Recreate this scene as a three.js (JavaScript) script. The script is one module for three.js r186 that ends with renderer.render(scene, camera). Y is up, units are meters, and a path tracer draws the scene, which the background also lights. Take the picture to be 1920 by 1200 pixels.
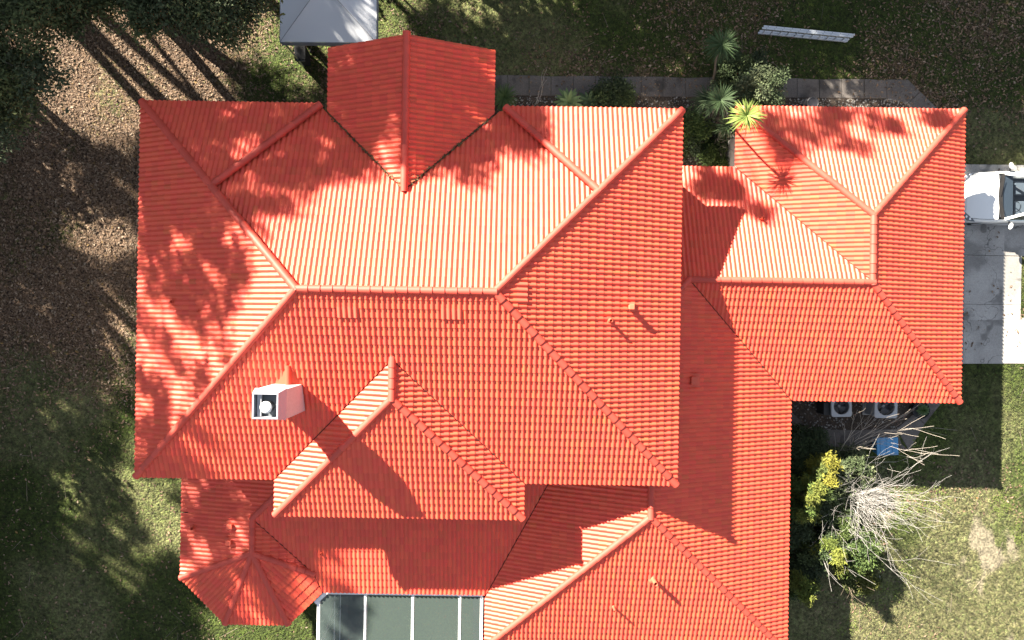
import * as THREE from 'three';
import { RoundedBoxGeometry } from 'three/addons/geometries/RoundedBoxGeometry.js';
import { mergeGeometries } from 'three/addons/utils/BufferGeometryUtils.js';

// ---------------------------------------------------------------- camera, sky, sun, exposure
const scene = new THREE.Scene();
const CAM_H = 25, FOCAL = 1280;                       // metres above the lawn; pixels of a 1920-wide picture
const camera = new THREE.PerspectiveCamera(2 * Math.atan(600 / FOCAL) * 180 / Math.PI, 1.6, 0.1, 2000);
camera.position.set(0, CAM_H, 0); camera.up.set(0, 0, -1); camera.lookAt(0, 0, 0);
const renderer = new THREE.WebGLRenderer({ antialias: true });
renderer.toneMapping = THREE.LinearToneMapping;
renderer.toneMappingExposure = 5.8;
renderer.shadowMap.enabled = true;
const SUN_EL = 32 * Math.PI / 180, C45 = Math.SQRT1_2;
const SUN = new THREE.Vector3(-Math.cos(SUN_EL) * C45, Math.sin(SUN_EL), -Math.cos(SUN_EL) * C45);
const sunLight = new THREE.DirectionalLight(new THREE.Color(1.0, 0.91, 0.76), 5);
sunLight.position.copy(SUN).multiplyScalar(80); sunLight.castShadow = true; sunLight.shadow.radius = 1;
sunLight.shadow.mapSize.set(4096, 4096);
Object.assign(sunLight.shadow.camera, { left: -40, right: 40, top: 40, bottom: -40, near: 1, far: 200 });
scene.add(sunLight); scene.add(sunLight.target);
{ // clear winter sky: pale at the horizon, blue overhead
  const W = 256, H = 128, d = new Float32Array(W * H * 4);
  for (let r = 0; r < H; r++) {
    const up = Math.sin(((r + 0.5) / H - 0.5) * Math.PI), t = Math.pow(Math.max(0, up), 0.55);
    for (let c = 0; c < W; c++) {
      const i = (r * W + c) * 4, k = 0.135;
      d[i] = k * (0.90 * (1 - t) + 0.62 * t); d[i + 1] = k * (0.94 * (1 - t) + 0.73 * t); d[i + 2] = k * (1.0 * (1 - t) + 0.92 * t); d[i + 3] = 1;
    }
  }
  const sky = new THREE.DataTexture(d, W, H, THREE.RGBAFormat, THREE.FloatType);
  sky.mapping = THREE.EquirectangularReflectionMapping; sky.magFilter = THREE.LinearFilter; sky.needsUpdate = true;
  scene.background = sky; scene.environment = sky;
}

// ---------------------------------------------------------------- helpers
function rngOf(seed) { let a = seed >>> 0; return () => { a = (a + 0x6D2B79F5) >>> 0; let t = a; t = Math.imul(t ^ (t >>> 15), t | 1); t ^= t + Math.imul(t ^ (t >>> 7), t | 61); return ((t ^ (t >>> 14)) >>> 0) / 4294967296; }; }
const V = (x, y, z) => new THREE.Vector3(x, y, z);
const PERM = new Float32Array(65536); { const r = rngOf(99); for (let i = 0; i < 65536; i++) PERM[i] = r(); }
function vnoise(x, y) {
  const ix = Math.floor(x), iy = Math.floor(y); let fx = x - ix, fy = y - iy; fx = fx * fx * (3 - 2 * fx); fy = fy * fy * (3 - 2 * fy);
  const a = (iy & 255) << 8, b = ((iy + 1) & 255) << 8, c = ix & 255, e = (ix + 1) & 255;
  const p = PERM[a + c], q = PERM[a + e], r = PERM[b + c], s = PERM[b + e];
  return p + (q - p) * fx + (r - p) * fy + (p - q - r + s) * fx * fy;
}
const fbm = (x, y, n) => { let s = 0, a = 0.5, t = 0; for (let i = 0; i < n; i++) { s += a * vnoise(x, y); t += a; a *= 0.5; x = x * 2.03 + 17.3; y = y * 2.03 + 9.1; } return s / t; };
const sstep = (a, b, x) => { const t = Math.min(1, Math.max(0, (x - a) / (b - a))); return t * t * (3 - 2 * t); };
const at = (px, py, h) => [(px - 960) * (CAM_H - h) / FOCAL, (py - 600) * (CAM_H - h) / FOCAL];   // metres under a pixel at a height
const lin = (r, g, b) => new THREE.Color().setRGB(r, g, b);
const used = {};
function numbered(n) { const k = used[n] = (used[n] ?? -1) + 1; return k ? n + '_' + String(k).padStart(3, '0') : n; }
function tag(o, label, category, group, kind) { if (label) o.userData.label = label; if (category) o.userData.category = category; if (group) o.userData.group = group; if (kind) o.userData.kind = kind; return o; }
function thing(name, label, category, x = 0, y = 0, z = 0, turn = 0, group) { const g = new THREE.Group(); g.name = numbered(name); g.position.set(x, y, z); g.rotation.y = turn; scene.add(g); return tag(g, label, category, group); }
function mesh(name, geo, mat, parent = scene) { const m = new THREE.Mesh(geo, mat); m.name = parent === scene ? numbered(name) : name; m.castShadow = m.receiveShadow = true; parent.add(m); return m; }
const std = (r, g, b, rough = 0.8, more = {}) => new THREE.MeshStandardMaterial({ color: lin(r, g, b), roughness: rough, ...more });
const phys = (r, g, b, rough, more) => new THREE.MeshPhysicalMaterial({ color: lin(r, g, b), roughness: rough, ...more });
const box = (w, h, d, x = 0, y = 0, z = 0) => new THREE.BoxGeometry(w, h, d).translate(x, y, z);
const cyl = (r0, r1, h, n, x = 0, y = 0, z = 0) => new THREE.CylinderGeometry(r1, r0, h, n).translate(x, y, z);
const join = (list) => mergeGeometries(list.map((g) => { const k = g.index ? g.toNonIndexed() : g; for (const n of Object.keys(k.attributes)) if (!['position', 'normal'].includes(n)) k.deleteAttribute(n); return k; }));
function bar(p, q, w, h) { const d = q.clone().sub(p), g = new THREE.BoxGeometry(d.length(), h, w); const x = d.clone().normalize(); let z = V(0, 1, 0).cross(x).negate(); if (z.length() < 1e-3) z = V(0, 0, 1); z.normalize(); const y = z.clone().cross(x).normalize(); g.applyMatrix4(new THREE.Matrix4().makeBasis(x, y, z).setPosition(p.clone().add(q).multiplyScalar(0.5))); return g; }
class Tris { // soup of triangles with normals and, if asked, colours
  constructor() { this.p = []; this.n = []; this.c = []; }
  build(colored) { const g = new THREE.BufferGeometry(); g.setAttribute('position', new THREE.BufferAttribute(new Float32Array(this.p), 3)); g.setAttribute('normal', new THREE.BufferAttribute(new Float32Array(this.n), 3)); if (colored) g.setAttribute('color', new THREE.BufferAttribute(new Float32Array(this.c), 3)); return g; }
}
function tri(o, a, b, c, n) { // a triangle whose winding agrees with its normal
  const g = b.clone().sub(a).cross(c.clone().sub(a)); if (!n) n = g.clone().normalize(); else if (g.dot(n) < 0) [b, c] = [c, b];
  for (const v of [a, b, c]) { o.p.push(v.x, v.y, v.z); o.n.push(n.x, n.y, n.z); }
}
const upward = (a, b, c) => { const n = b.clone().sub(a).cross(c.clone().sub(a)).normalize(); return n.y < 0 ? n.negate() : n; };
function prism(p, q, r0, r1, sides, out) { // one tapered length of branch
  const d = q.clone().sub(p).normalize(), u = Math.abs(d.y) < 0.9 ? V(0, 1, 0).cross(d).normalize() : V(1, 0, 0).cross(d).normalize(), w = d.clone().cross(u);
  const ring = (c, r, k) => { const a = k / sides * 2 * Math.PI, n = u.clone().multiplyScalar(Math.cos(a)).addScaledVector(w, Math.sin(a)); return [c.clone().addScaledVector(n, r), n]; };
  for (let k = 0; k < sides; k++) {
    const [a, na] = ring(p, r0, k), [b, nb] = ring(p, r0, k + 1), [c, nc] = ring(q, r1, k + 1), [e, ne] = ring(q, r1, k);
    for (const [v, n] of [[a, na], [b, nb], [c, nc], [a, na], [c, nc], [e, ne]]) { out.p.push(v.x, v.y, v.z); out.n.push(n.x, n.y, n.z); }
  }
}
function branch(out, rng, p, dir, len, rad, depth, o) { // a limb that wanders, tapers and forks
  const n = Math.max(2, Math.round(len / o.step)); let q = p.clone(), d = dir.clone().normalize(), r = rad;
  for (let i = 0; i < n; i++) {
    d.add(V((rng() - 0.5) * o.wander, (rng() - 0.5) * o.wander + o.lift, (rng() - 0.5) * o.wander)).normalize();
    const e = q.clone().addScaledVector(d, len / n), r1 = Math.max(o.thin, r * (1 - 0.55 / n)); prism(q, e, r, r1, depth >= 2 ? 6 : o.sides ?? 4, out); q = e; r = r1;
    if (depth > 0 && i >= (o.from ?? 0) && rng() < o.fork) {
      const s = d.clone().add(V((rng() - 0.5) * o.open, (rng() - 0.35) * o.open * 0.7, (rng() - 0.5) * o.open));
      branch(out, rng, q, s, len * (0.45 + rng() * 0.35), r * 0.62, depth - 1, o);
    }
  }
  o.tips?.push(q.clone());
}

// ---------------------------------------------------------------- computed textures
function texture(size, f, srgb, repeat) {
  const d = new Uint8Array(size * size * 4);
  for (let y = 0; y < size; y++) for (let x = 0; x < size; x++) { const c = f(x / size, y / size), i = (y * size + x) * 4; for (let k = 0; k < 3; k++) { let v = Math.min(1, Math.max(0, c[k])); if (srgb) v = v <= 0.0031308 ? v * 12.92 : 1.055 * Math.pow(v, 1 / 2.4) - 0.055; d[i + k] = v * 255 + 0.5; } d[i + 3] = 255; }
  const t = new THREE.DataTexture(d, size, size, THREE.RGBAFormat, THREE.UnsignedByteType); t.magFilter = THREE.LinearFilter; t.minFilter = THREE.LinearFilter; if (srgb) t.colorSpace = THREE.SRGBColorSpace;
  t.wrapS = t.wrapT = repeat ?? THREE.RepeatWrapping; t.needsUpdate = true; return t;
}
// what grows where: share of leaf litter, of green grass, of bare sand
function litterAt(x, z) {
  let k = 0.85 * sstep(-7.5, -12.5, x) * sstep(5.5, -3.5, z + x * 0.05) + 0.30 * sstep(2, -9, x) * sstep(-6, -9, z) + 0.26 * sstep(-10, 6, x) * sstep(-6, -8, z);
  return Math.min(1, k + (fbm(x * 0.35 + 40, z * 0.35 + 11, 3) - 0.5) * 1.5 * (0.35 + k));
}
const dryAt = (x, z) => sstep(0.42, 0.72, fbm(x * 0.3 + 5, z * 0.3 + 71, 4) + sstep(8, 12, x) * (0.30 * sstep(5.5, 10.5, z) - 0.10 * sstep(7, 2, z)));
const sandAt = (x, z) => sstep(0.64, 0.78, fbm(x * 1.1 + 31, z * 0.6 + 3, 4)) * sstep(8, 13, x) * sstep(4, 8, z);
const G_SIZE = 48;
const groundColor = (() => {
  const green = [0.042, 0.056, 0.010], olive = [0.092, 0.104, 0.030], dry = [0.142, 0.126, 0.070], litter = [0.102, 0.062, 0.036], pale = [0.215, 0.150, 0.098], soil = [0.030, 0.019, 0.013], sand = [0.20, 0.17, 0.125];
  return (x, z) => {
    const L = sstep(0.25, 0.75, litterAt(x, z) + (vnoise(x * 9, z * 9) - 0.5) * 0.5), D = dryAt(x, z), s = sandAt(x, z);
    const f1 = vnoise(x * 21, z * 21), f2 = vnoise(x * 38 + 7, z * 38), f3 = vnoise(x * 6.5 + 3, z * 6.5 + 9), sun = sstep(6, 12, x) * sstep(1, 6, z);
    const c = [0, 0, 0], grain = 0.28 + 0.95 * f1 + 0.65 * (f2 - 0.35), wp = sstep(0.74, 0.9, f2) * 0.8, ws = sstep(0.55, 0.25, f1) * 0.6;
    for (let k = 0; k < 3; k++) {
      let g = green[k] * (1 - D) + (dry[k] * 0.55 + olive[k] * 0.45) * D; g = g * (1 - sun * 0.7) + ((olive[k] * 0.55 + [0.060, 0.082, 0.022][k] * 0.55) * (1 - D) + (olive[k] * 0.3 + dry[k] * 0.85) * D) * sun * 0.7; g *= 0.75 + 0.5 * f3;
      let l = litter[k] * (1 - wp) + pale[k] * wp; l = l * (1 - ws) + soil[k] * ws;
      let v = g * (1 - L) + l * L; v = v * (1 - s * 0.75) + sand[k] * s * 0.75; c[k] = v * grain;
    }
    return c;
  };
})();
const TX = {
  ground: texture(2048, (u, v) => groundColor((u - 0.5) * G_SIZE, (v - 0.5) * G_SIZE), true, THREE.MirroredRepeatWrapping),
  grain: texture(1024, (u, v) => { const g = 0.55 * vnoise(u * 256, v * 256) + 0.45 * vnoise(u * 512 + 3, v * 512); return [g, g, g]; }),
  concrete: texture(512, (u, v) => { // grey slab with blotches of mildew and fine aggregate
    const b = fbm(u * 8, v * 8, 4), f = vnoise(u * 256, v * 256), st = sstep(0.52, 0.68, fbm(u * 5 + 9, v * 5 + 2, 4)); const cr = Math.abs(fbm(u * 6 + 3, v * 6 + 7, 4) - 0.5) < 0.004 ? 0.45 : 1, oil = sstep(0.70, 0.78, fbm(u * 9 + 1, v * 9 + 5, 3)), k = (0.62 + 0.5 * b) * (0.86 + 0.28 * f) * (1 - 0.38 * st) * cr * (1 - 0.45 * oil); return [0.40 * k, 0.385 * k, 0.37 * k]; }, true),
  path: texture(512, (u, v) => { const b = fbm(u * 12, v * 12, 4), f = vnoise(u * 256, v * 256), st = sstep(0.48, 0.66, fbm(u * 9 + 9, v * 9 + 2, 4)); const k = (0.6 + 0.5 * b) * (0.8 + 0.4 * f) * (1 - 0.5 * st); return [0.15 * k, 0.132 * k, 0.122 * k]; }, true),
  soil: texture(512, (u, v) => { const b = fbm(u * 16, v * 16, 3), f = vnoise(u * 128, v * 128), p = sstep(0.8, 0.92, vnoise(u * 200 + 5, v * 200)); const k = (0.4 + 0.6 * b) * (0.6 + 0.7 * f); return [0.075 * k + p * 0.16, 0.055 * k + p * 0.14, 0.042 * k + p * 0.12]; }, true),
  stucco: texture(256, (u, v) => { const f = 0.9 + 0.2 * vnoise(u * 128, v * 128); return [f * 0.48, f * 0.44, f * 0.42]; }, true),
};
function flatUV(g, per) { // uv in metres from above (sides get x+z and y)
  const p = g.attributes.position, n = g.attributes.normal, uv = new Float32Array(p.count * 2);
  for (let i = 0; i < p.count; i++) { if (Math.abs(n.getY(i)) > 0.5) { uv[i * 2] = p.getX(i) / per; uv[i * 2 + 1] = p.getZ(i) / per; } else { uv[i * 2] = (p.getX(i) + p.getZ(i)) / per; uv[i * 2 + 1] = p.getY(i) / per; } }
  g.setAttribute('uv', new THREE.BufferAttribute(uv, 2)); return g;
}
const M = {
  ground: new THREE.MeshStandardMaterial({ map: TX.ground, roughness: 1, bumpMap: TX.ground, bumpScale: 0.06 }),
  concrete: new THREE.MeshStandardMaterial({ map: TX.concrete, roughness: 0.9, bumpMap: TX.grain, bumpScale: 0.004 }),
  path: new THREE.MeshStandardMaterial({ map: TX.path, roughness: 0.9, bumpMap: TX.grain, bumpScale: 0.006 }),
  soil: new THREE.MeshStandardMaterial({ map: TX.soil, roughness: 1, bumpMap: TX.soil, bumpScale: 0.05 }),
  stucco: new THREE.MeshStandardMaterial({ map: TX.stucco, roughness: 0.95 }),
  white: std(0.72, 0.72, 0.72, 0.5), dark: std(0.02, 0.02, 0.024, 0.6), metal: std(0.55, 0.57, 0.6, 0.38, { metalness: 0.85 }),
  wood: std(0.075, 0.06, 0.05, 0.95), bark: std(0.085, 0.07, 0.058, 0.95), twig: std(0.36, 0.345, 0.33, 0.9),
  felt: std(0.06, 0.028, 0.02, 0.95), fascia: std(0.5, 0.45, 0.4, 0.6),
};

// ---------------------------------------------------------------- ground, paving, pool
{ const g = new THREE.PlaneGeometry(700, 700, 1, 1).rotateX(-Math.PI / 2); const uv = g.attributes.uv, p = g.attributes.position; for (let i = 0; i < 4; i++) uv.setXY(i, p.getX(i) / G_SIZE + 0.5, p.getZ(i) / G_SIZE + 0.5);
  mesh('ground', g, M.ground).userData.kind = 'structure'; }
function slabShape(pts, y0, y1, bevel = 0.012) { // pts: plan outline in metres
  const s = new THREE.Shape(pts.map(([x, z]) => new THREE.Vector2(x, -z)));
  const g = new THREE.ExtrudeGeometry(s, { depth: y1 - y0 - bevel, bevelEnabled: true, bevelThickness: bevel, bevelSize: bevel, bevelOffset: -bevel, bevelSegments: 1 }).rotateX(-Math.PI / 2).translate(0, y0, 0);
  return flatUV(g, 6);
}
const pix = (list, h = 0) => list.map(([x, y]) => at(x, y, h));
function paving(name, label, slabs, mat, top, gap = 0.006) {
  const g = thing(name, label, null); g.userData.kind = 'structure';
  const r = rngOf(slabs.length * 7 + 1);
  for (const s of slabs) {
    const pts = pix(s), cx = pts.reduce((a, p) => a + p[0], 0) / pts.length, cz = pts.reduce((a, p) => a + p[1], 0) / pts.length;
    const in_ = pts.map(([x, z]) => { const d = Math.hypot(x - cx, z - cz), k = 1 - gap / d; return [cx + (x - cx) * k, cz + (z - cz) * k]; });
    mesh('slab', slabShape(in_, -0.08, top + (r() - 0.5) * 0.012), mat, g);
  }
  return g;
}
{ // walk behind the house, slab by slab, with its slanting end
  const edgeN = (x) => 141 + (x - 925) * 0.0115 + Math.sin(x * 0.05) * 1.2, edgeS = (x) => 179 + (x - 925) * 0.008, slabs = [];
  const xs = [905, 952, 992, 1033, 1075, 1117, 1160, 1202, 1243, 1285, 1327, 1368, 1410, 1452, 1494, 1536, 1578, 1620, 1662];
  for (let i = 0; i + 1 < xs.length; i++) slabs.push([[xs[i], edgeN(xs[i])], [xs[i + 1], edgeN(xs[i + 1])], [xs[i + 1], edgeS(xs[i + 1])], [xs[i], edgeS(xs[i])]]);
  slabs.push([[1662, 149], [1702, 149], [1725, 172], [1700, 196], [1662, 184]], [[1725, 172], [1768, 214], [1730, 226], [1700, 196]]);
  paving('path', 'weathered grey concrete walk of slabs behind the house', slabs, M.path, 0.03);
  paving('path', 'grey concrete walk of slabs round the air conditioners', [
    [[1455, 798], [1495, 802], [1500, 838], [1455, 838]], [[1495, 802], [1548, 805], [1550, 838], [1500, 838]], [[1548, 805], [1600, 806], [1602, 838], [1550, 838]], [[1600, 806], [1680, 804], [1690, 832], [1704, 845], [1602, 838]],
    [[1680, 804], [1713, 775], [1733, 795], [1704, 845]], [[1713, 775], [1745, 738], [1775, 742], [1733, 795]], [[1470, 745], [1482, 770], [1508, 796], [1455, 798], [1440, 760]]], M.path, 0.035);
  paving('driveway', 'pale grey concrete driveway beside the garage wing', [
    [[1660, 306], [1806, 308], [1806, 478], [1660, 478]], [[1806, 308], [2350, 316], [2350, 490], [1806, 478]],
    [[1660, 478], [1806, 478], [1806, 570], [1660, 570]], [[1806, 478], [1915, 481], [1913, 572], [1806, 570]],
    [[1660, 570], [1806, 570], [1804, 682], [1660, 680]], [[1806, 570], [1913, 572], [1911, 682], [1804, 682]], [[1913, 596], [2060, 592], [2060, 684], [1911, 682]], [[2060, 592], [2350, 592], [2350, 686], [2060, 684]]], M.concrete, 0.04);
  const bed = (n, label, pts) => { const g = new THREE.ShapeGeometry(new THREE.Shape(pix(pts).map(([x, z]) => new THREE.Vector2(x, -z)))).rotateX(-Math.PI / 2).translate(0, 0.006, 0); tag(mesh(n, flatUV(g, 5), M.soil), label, null, null, 'structure'); };
  bed('planting_bed', 'bed of dark soil and pebbles along the rear walk', [[900, 176], [1300, 178], [1690, 186], [1760, 240], [1760, 330], [1250, 330], [900, 260]]);
  bed('gravel_bed', 'bed of soil and pebbles round the air conditioners', [[1440, 730], [1750, 730], [1700, 800], [1690, 812], [1440, 812]]);
}
{ // pool and its deck under the screen
  const [x0] = at(600, 0, 0), [x1] = at(935, 0, 0), px0 = at(683, 0, 0)[0], px1 = at(887, 0, 0)[0], z0 = 8.9, z1 = 17, pz0 = 9.55;
  const hole = new THREE.Shape([[x0, z0], [x1, z0], [x1, z1], [x0, z1]].map(([x, z]) => new THREE.Vector2(x, -z)));
  hole.holes.push(new THREE.Path([[px0, pz0], [px1, pz0], [px1, z1 - 1], [px0, z1 - 1]].map(([x, z]) => new THREE.Vector2(x, -z))));
  const dk = new THREE.ExtrudeGeometry(hole, { depth: 0.2, bevelEnabled: false }).rotateX(-Math.PI / 2).translate(0, -0.16, 0);
  tag(mesh('pool_deck', flatUV(dk, 6), new THREE.MeshStandardMaterial({ map: TX.path, color: lin(0.36, 0.35, 0.40), roughness: 0.9 })), 'dark grey pool deck inside the screen enclosure', null, null, 'structure');
  const w = new THREE.PlaneGeometry(px1 - px0 + 0.1, z1 - 1 - pz0 + 0.1, 60, 60).rotateX(-Math.PI / 2).translate((px0 + px1) / 2, -0.10, (pz0 + z1 - 1) / 2), p = w.attributes.position;
  for (let i = 0; i < p.count; i++) p.setY(i, -0.10 + 0.006 * vnoise(p.getX(i) * 3, p.getZ(i) * 3)); w.computeVertexNormals();
  tag(mesh('pool_water', w, std(0.060, 0.150, 0.122, 0.35)), 'murky green pool water inside the screen enclosure', null, null, 'structure');
}

// ---------------------------------------------------------------- the house
const TURN = -0.0157;
const house = thing('house', 'large house under one orange-red roof of barrel tiles with many hips', 'house', 0, 0, 0, TURN);
const TILE = { w: 0.1372, len: 0.248, over: 0.035, lift: 0.025, hi: 0.038, lo: 0.031, lip: 0.022 };
const S1 = 0.42, S2 = 0.21, MAIN = 5.9, LOW = 3.1;
// each face: eave height, slope, uphill direction [x, z], a point of the eave line, pieces [points, edge kinds: e eave, h hip or ridge, v valley, x cut]
const HR = 8.09, SWE = (HR - MAIN) / 5.07;
const F = [];
const face = (h0, s, up, eave, ...polys) => F.push({ h0, s, up, eave, polys });
const RW = [-5.36, -0.69], RE = [-0.44, -0.69], NW = [-10.42, -5.92], NE = [4.64, -5.92], SE = [4.63, 4.5], SW = [-10.42, 4.5], AW = [-8.02, -3.43], AE = [2.25, -3.46];
const SN = (HR - MAIN) / (5.92 - 0.69), SS = (HR - MAIN) / (4.5 + 0.69), dW = [-5.49, -5.92], dE = [-0.24, -5.92], GX = -2.92;
face(MAIN, SN, [0, 1], NW, [[NW, AW, dW], 'hhe'], [[NE, dE, AE], 'ehh']);                                        // the two small north faces
face(MAIN - 0.1, SN, [0, 1], [0, -5.80], [[[-5.60, -5.80], AW, RW, [GX, -0.69], [GX, -3.40], [-5.33, -5.80]], 'hhhsve'], [[[GX, -3.40], [GX, -0.69], RE, AE, [-0.13, -5.80], [-0.51, -5.80]], 'shhhev']);
face(MAIN, SWE, [1, 0], NW, [[NW, SW, RW], 'ehh']);
face(MAIN, SWE, [-1, 0], SE, [[NE, RE, SE], 'hhe']);
face(MAIN, SS, [0, -1], SW, [[SW, RW, [-3.08, -0.69], [-3.08, 1.07], [-6.51, 4.5]], 'hhsve'], [[SE, [0.355, 4.5], [-3.08, 1.07], [-3.08, -0.69], RE], 'evshh']);
face(MAIN, S1, [1, 0], [-5.195, 0], [[[-5.195, -7.55], [-5.195, -5.68], [GX, -3.40], [GX, -7.55]], 'evhx']);      // gable
face(MAIN, S1, [-1, 0], [-0.645, 0], [[[-0.645, -7.55], [GX, -7.55], [GX, -3.40], [-0.645, -5.68]], 'xhve']);
face(MAIN, S1, [1, 0], [-6.51, 0], [[[-6.51, 4.5], [-6.51, 5.52], [-3.08, 2.09], [-3.08, 1.07]], 'ehhv']);        // bay
face(MAIN, S1, [-1, 0], [0.355, 0], [[[0.355, 4.5], [-3.08, 1.07], [-3.08, 2.09], [0.355, 5.52]], 'vhhe']);
face(MAIN, S1, [0, -1], [0, 5.52], [[[-6.51, 5.52], [0.355, 5.52], [-3.08, 2.09]], 'ehh']);
face(LOW, S1, [0, 1], [0, -6.93], [[[7.13, -6.93], [10.75, -3.31], [14.37, -6.93]], 'hhe']);                      // garage wing
face(LOW, S1, [-1, 0], [14.37, 0], [[[14.37, -6.93], [10.75, -3.31], [10.75, -1.26], [14.37, 2.376]], 'hhhe']);
face(LOW, S1, [1, 0], [7.13, 0], [[[7.13, -6.93], [7.13, -4.96], [10.75, -1.29], [10.75, -3.31]], 'evhh']);
face(LOW, S1, [0, -1], [0, 2.376], [[[14.37, 2.376], [10.75, -1.28], [5.26, -1.29], [8.93, 2.376]], 'hhve']);
face(LOW, S1, [0, 1], [0, -4.96], [[[4.2, -4.96], [4.2, -1.29], [10.75, -1.29], [7.13, -4.96]], 'xshve'.slice(0, 1) + 'hve'], [[[4.2, -1.29], [4.2, -0.23], [5.26, -1.29]], 'xhs']);
face(LOW, S1, [-1, 0], [8.93, 0], [[[5.26, -1.29], [4.13, -0.16], [4.13, 5.68], [8.93, 10.48], [8.93, 2.376]], 'hxhev']);   // south wing
face(LOW, S1, [0, -1], [0, 10.48], [[[-0.667, 10.48], [8.93, 10.48], [4.13, 5.68]], 'ehh']);
face(LOW, S1, [1, 0], [-0.667, 0], [[[-0.667, 10.48], [4.13, 5.68], [4.13, 4.0], [1.72, 4.0], [-0.667, 8.77]], 'hhxve']);
face(LOW, S2, [0, -1], [0, 8.77], [[[-0.372, 8.18], [1.72, 4.0], [-5.7, 4.0], [-8.03, 6.34], [-6.19, 8.18]], 'vxhvs'], [[[-0.667, 8.77], [-0.372, 8.18], [-6.19, 8.18], [-5.96, 8.77]], 'vsve']); // porch
const OC = [-8.03, 7.42];
face(LOW, S2, [-1, 0], [-5.61, 0], [[OC, [-8.03, 6.34], [-6.19, 8.18]], 'hvh']);                                  // eight-sided end
face(LOW, S2, [-C45, -C45], [-5.61, 8.42], [[OC, [-6.19, 8.18], [-5.96, 8.77], [-7.03, 9.84]], 'hveh']);
face(LOW, S2, [0, -1], [0, 9.84], [[OC, [-7.03, 9.84], [-9.03, 9.84]], 'heh']);
face(LOW, S2, [C45, -C45], [-9.03, 9.84], [[OC, [-9.03, 9.84], [-10.45, 8.42]], 'heh']);
face(LOW, S2, [1, 0], [-10.45, 0], [[OC, [-10.45, 8.42], [-10.45, 6.34], [-8.03, 6.34]], 'hesh'], [[[-10.45, 6.34], [-10.45, 4.0], [-5.7, 4.0], [-8.03, 6.34]], 'exhs']);

// one barrel tile, lower end at y = 0: x across, y up the slope, z off the roof
const tileTris = (() => {
  const N = 8, t = [], prof = (u, A) => A * Math.pow(0.5 - 0.5 * Math.cos(2 * Math.PI * u), 0.78), slope = (u, A) => (prof(u + 0.004, A) - prof(u - 0.004, A)) / (0.008 * TILE.w);
  const L = TILE.len + TILE.over, nz = (u, A) => { const s = slope(Math.min(0.995, Math.max(0.005, u)), A), v = V(-s, TILE.lift / L, 1).normalize(); return v; };
  const taper = (u, y) => y ? 0.5 + (u - 0.5) * 0.985 : u;
  const P = (u, top) => ({ p: V(taper(u, top) * TILE.w, top ? L : 0, prof(u, top ? TILE.lo : TILE.hi) + (top ? 0 : TILE.lift)), n: nz(u, top ? TILE.lo : TILE.hi) });
  for (let k = 0; k < N; k++) {
    const a = P(k / N, 0), b = P((k + 1) / N, 0), c = P((k + 1) / N, 1), d = P(k / N, 1); t.push([a, b, c], [a, c, d]);
    const n = V(0, -1, 0), q = (v, z) => ({ p: V(v.p.x, 0, v.p.z - z), n }); t.push([q(a, TILE.lip), q(b, TILE.lip), q(b, 0)], [q(a, TILE.lip), q(b, 0), q(a, 0)]);
  }
  return t;
})();
const tileGeometry = (() => { const o = new Tris(); for (const t of tileTris) for (const v of t) { o.p.push(v.p.x, v.p.y, v.p.z); o.n.push(v.n.x, v.n.y, v.n.z); } return o.build(); })();
const RED = [0.69, 0.080, 0.042];
const tileMats = [0.93, 1.0, 1.07, 1.0].map((k, i) => std(RED[0] * k, RED[1] * k * (i === 3 ? 1.12 : 1), RED[2] * k, 0.55));
const fieldMat = new THREE.MeshStandardMaterial({ color: lin(1, 1, 1), vertexColors: true, roughness: 0.55 });
for (const f of F) { const [gx, gz] = f.up; f.e = V(-gz, 0, gx); f.t = V(gx, f.s, gz).normalize(); f.n = f.e.clone().cross(f.t).normalize(); f.b = (x, z) => (x - f.eave[0]) * gx + (z - f.eave[1]) * gz; f.h = (x, z) => f.h0 + f.s * f.b(x, z); f.k = Math.sqrt(1 + f.s * f.s); }
const roof = (() => { // boarding under the tiles
  const o = new Tris();
  for (const f of F) for (const [pts] of f.polys) for (let i = 1; i + 1 < pts.length; i++) {
    let tri = [pts[0], pts[i], pts[i + 1]].map(([x, z]) => V(x, f.h(x, z) - 0.013, z));
    if (tri[1].clone().sub(tri[0]).cross(tri[2].clone().sub(tri[0])).y < 0) tri = [tri[0], tri[2], tri[1]];
    for (const v of tri) { o.p.push(v.x, v.y, v.z); o.n.push(f.n.x, f.n.y, f.n.z); }
  }
  return mesh('roof', o.build(), M.felt, house);
})();
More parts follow.
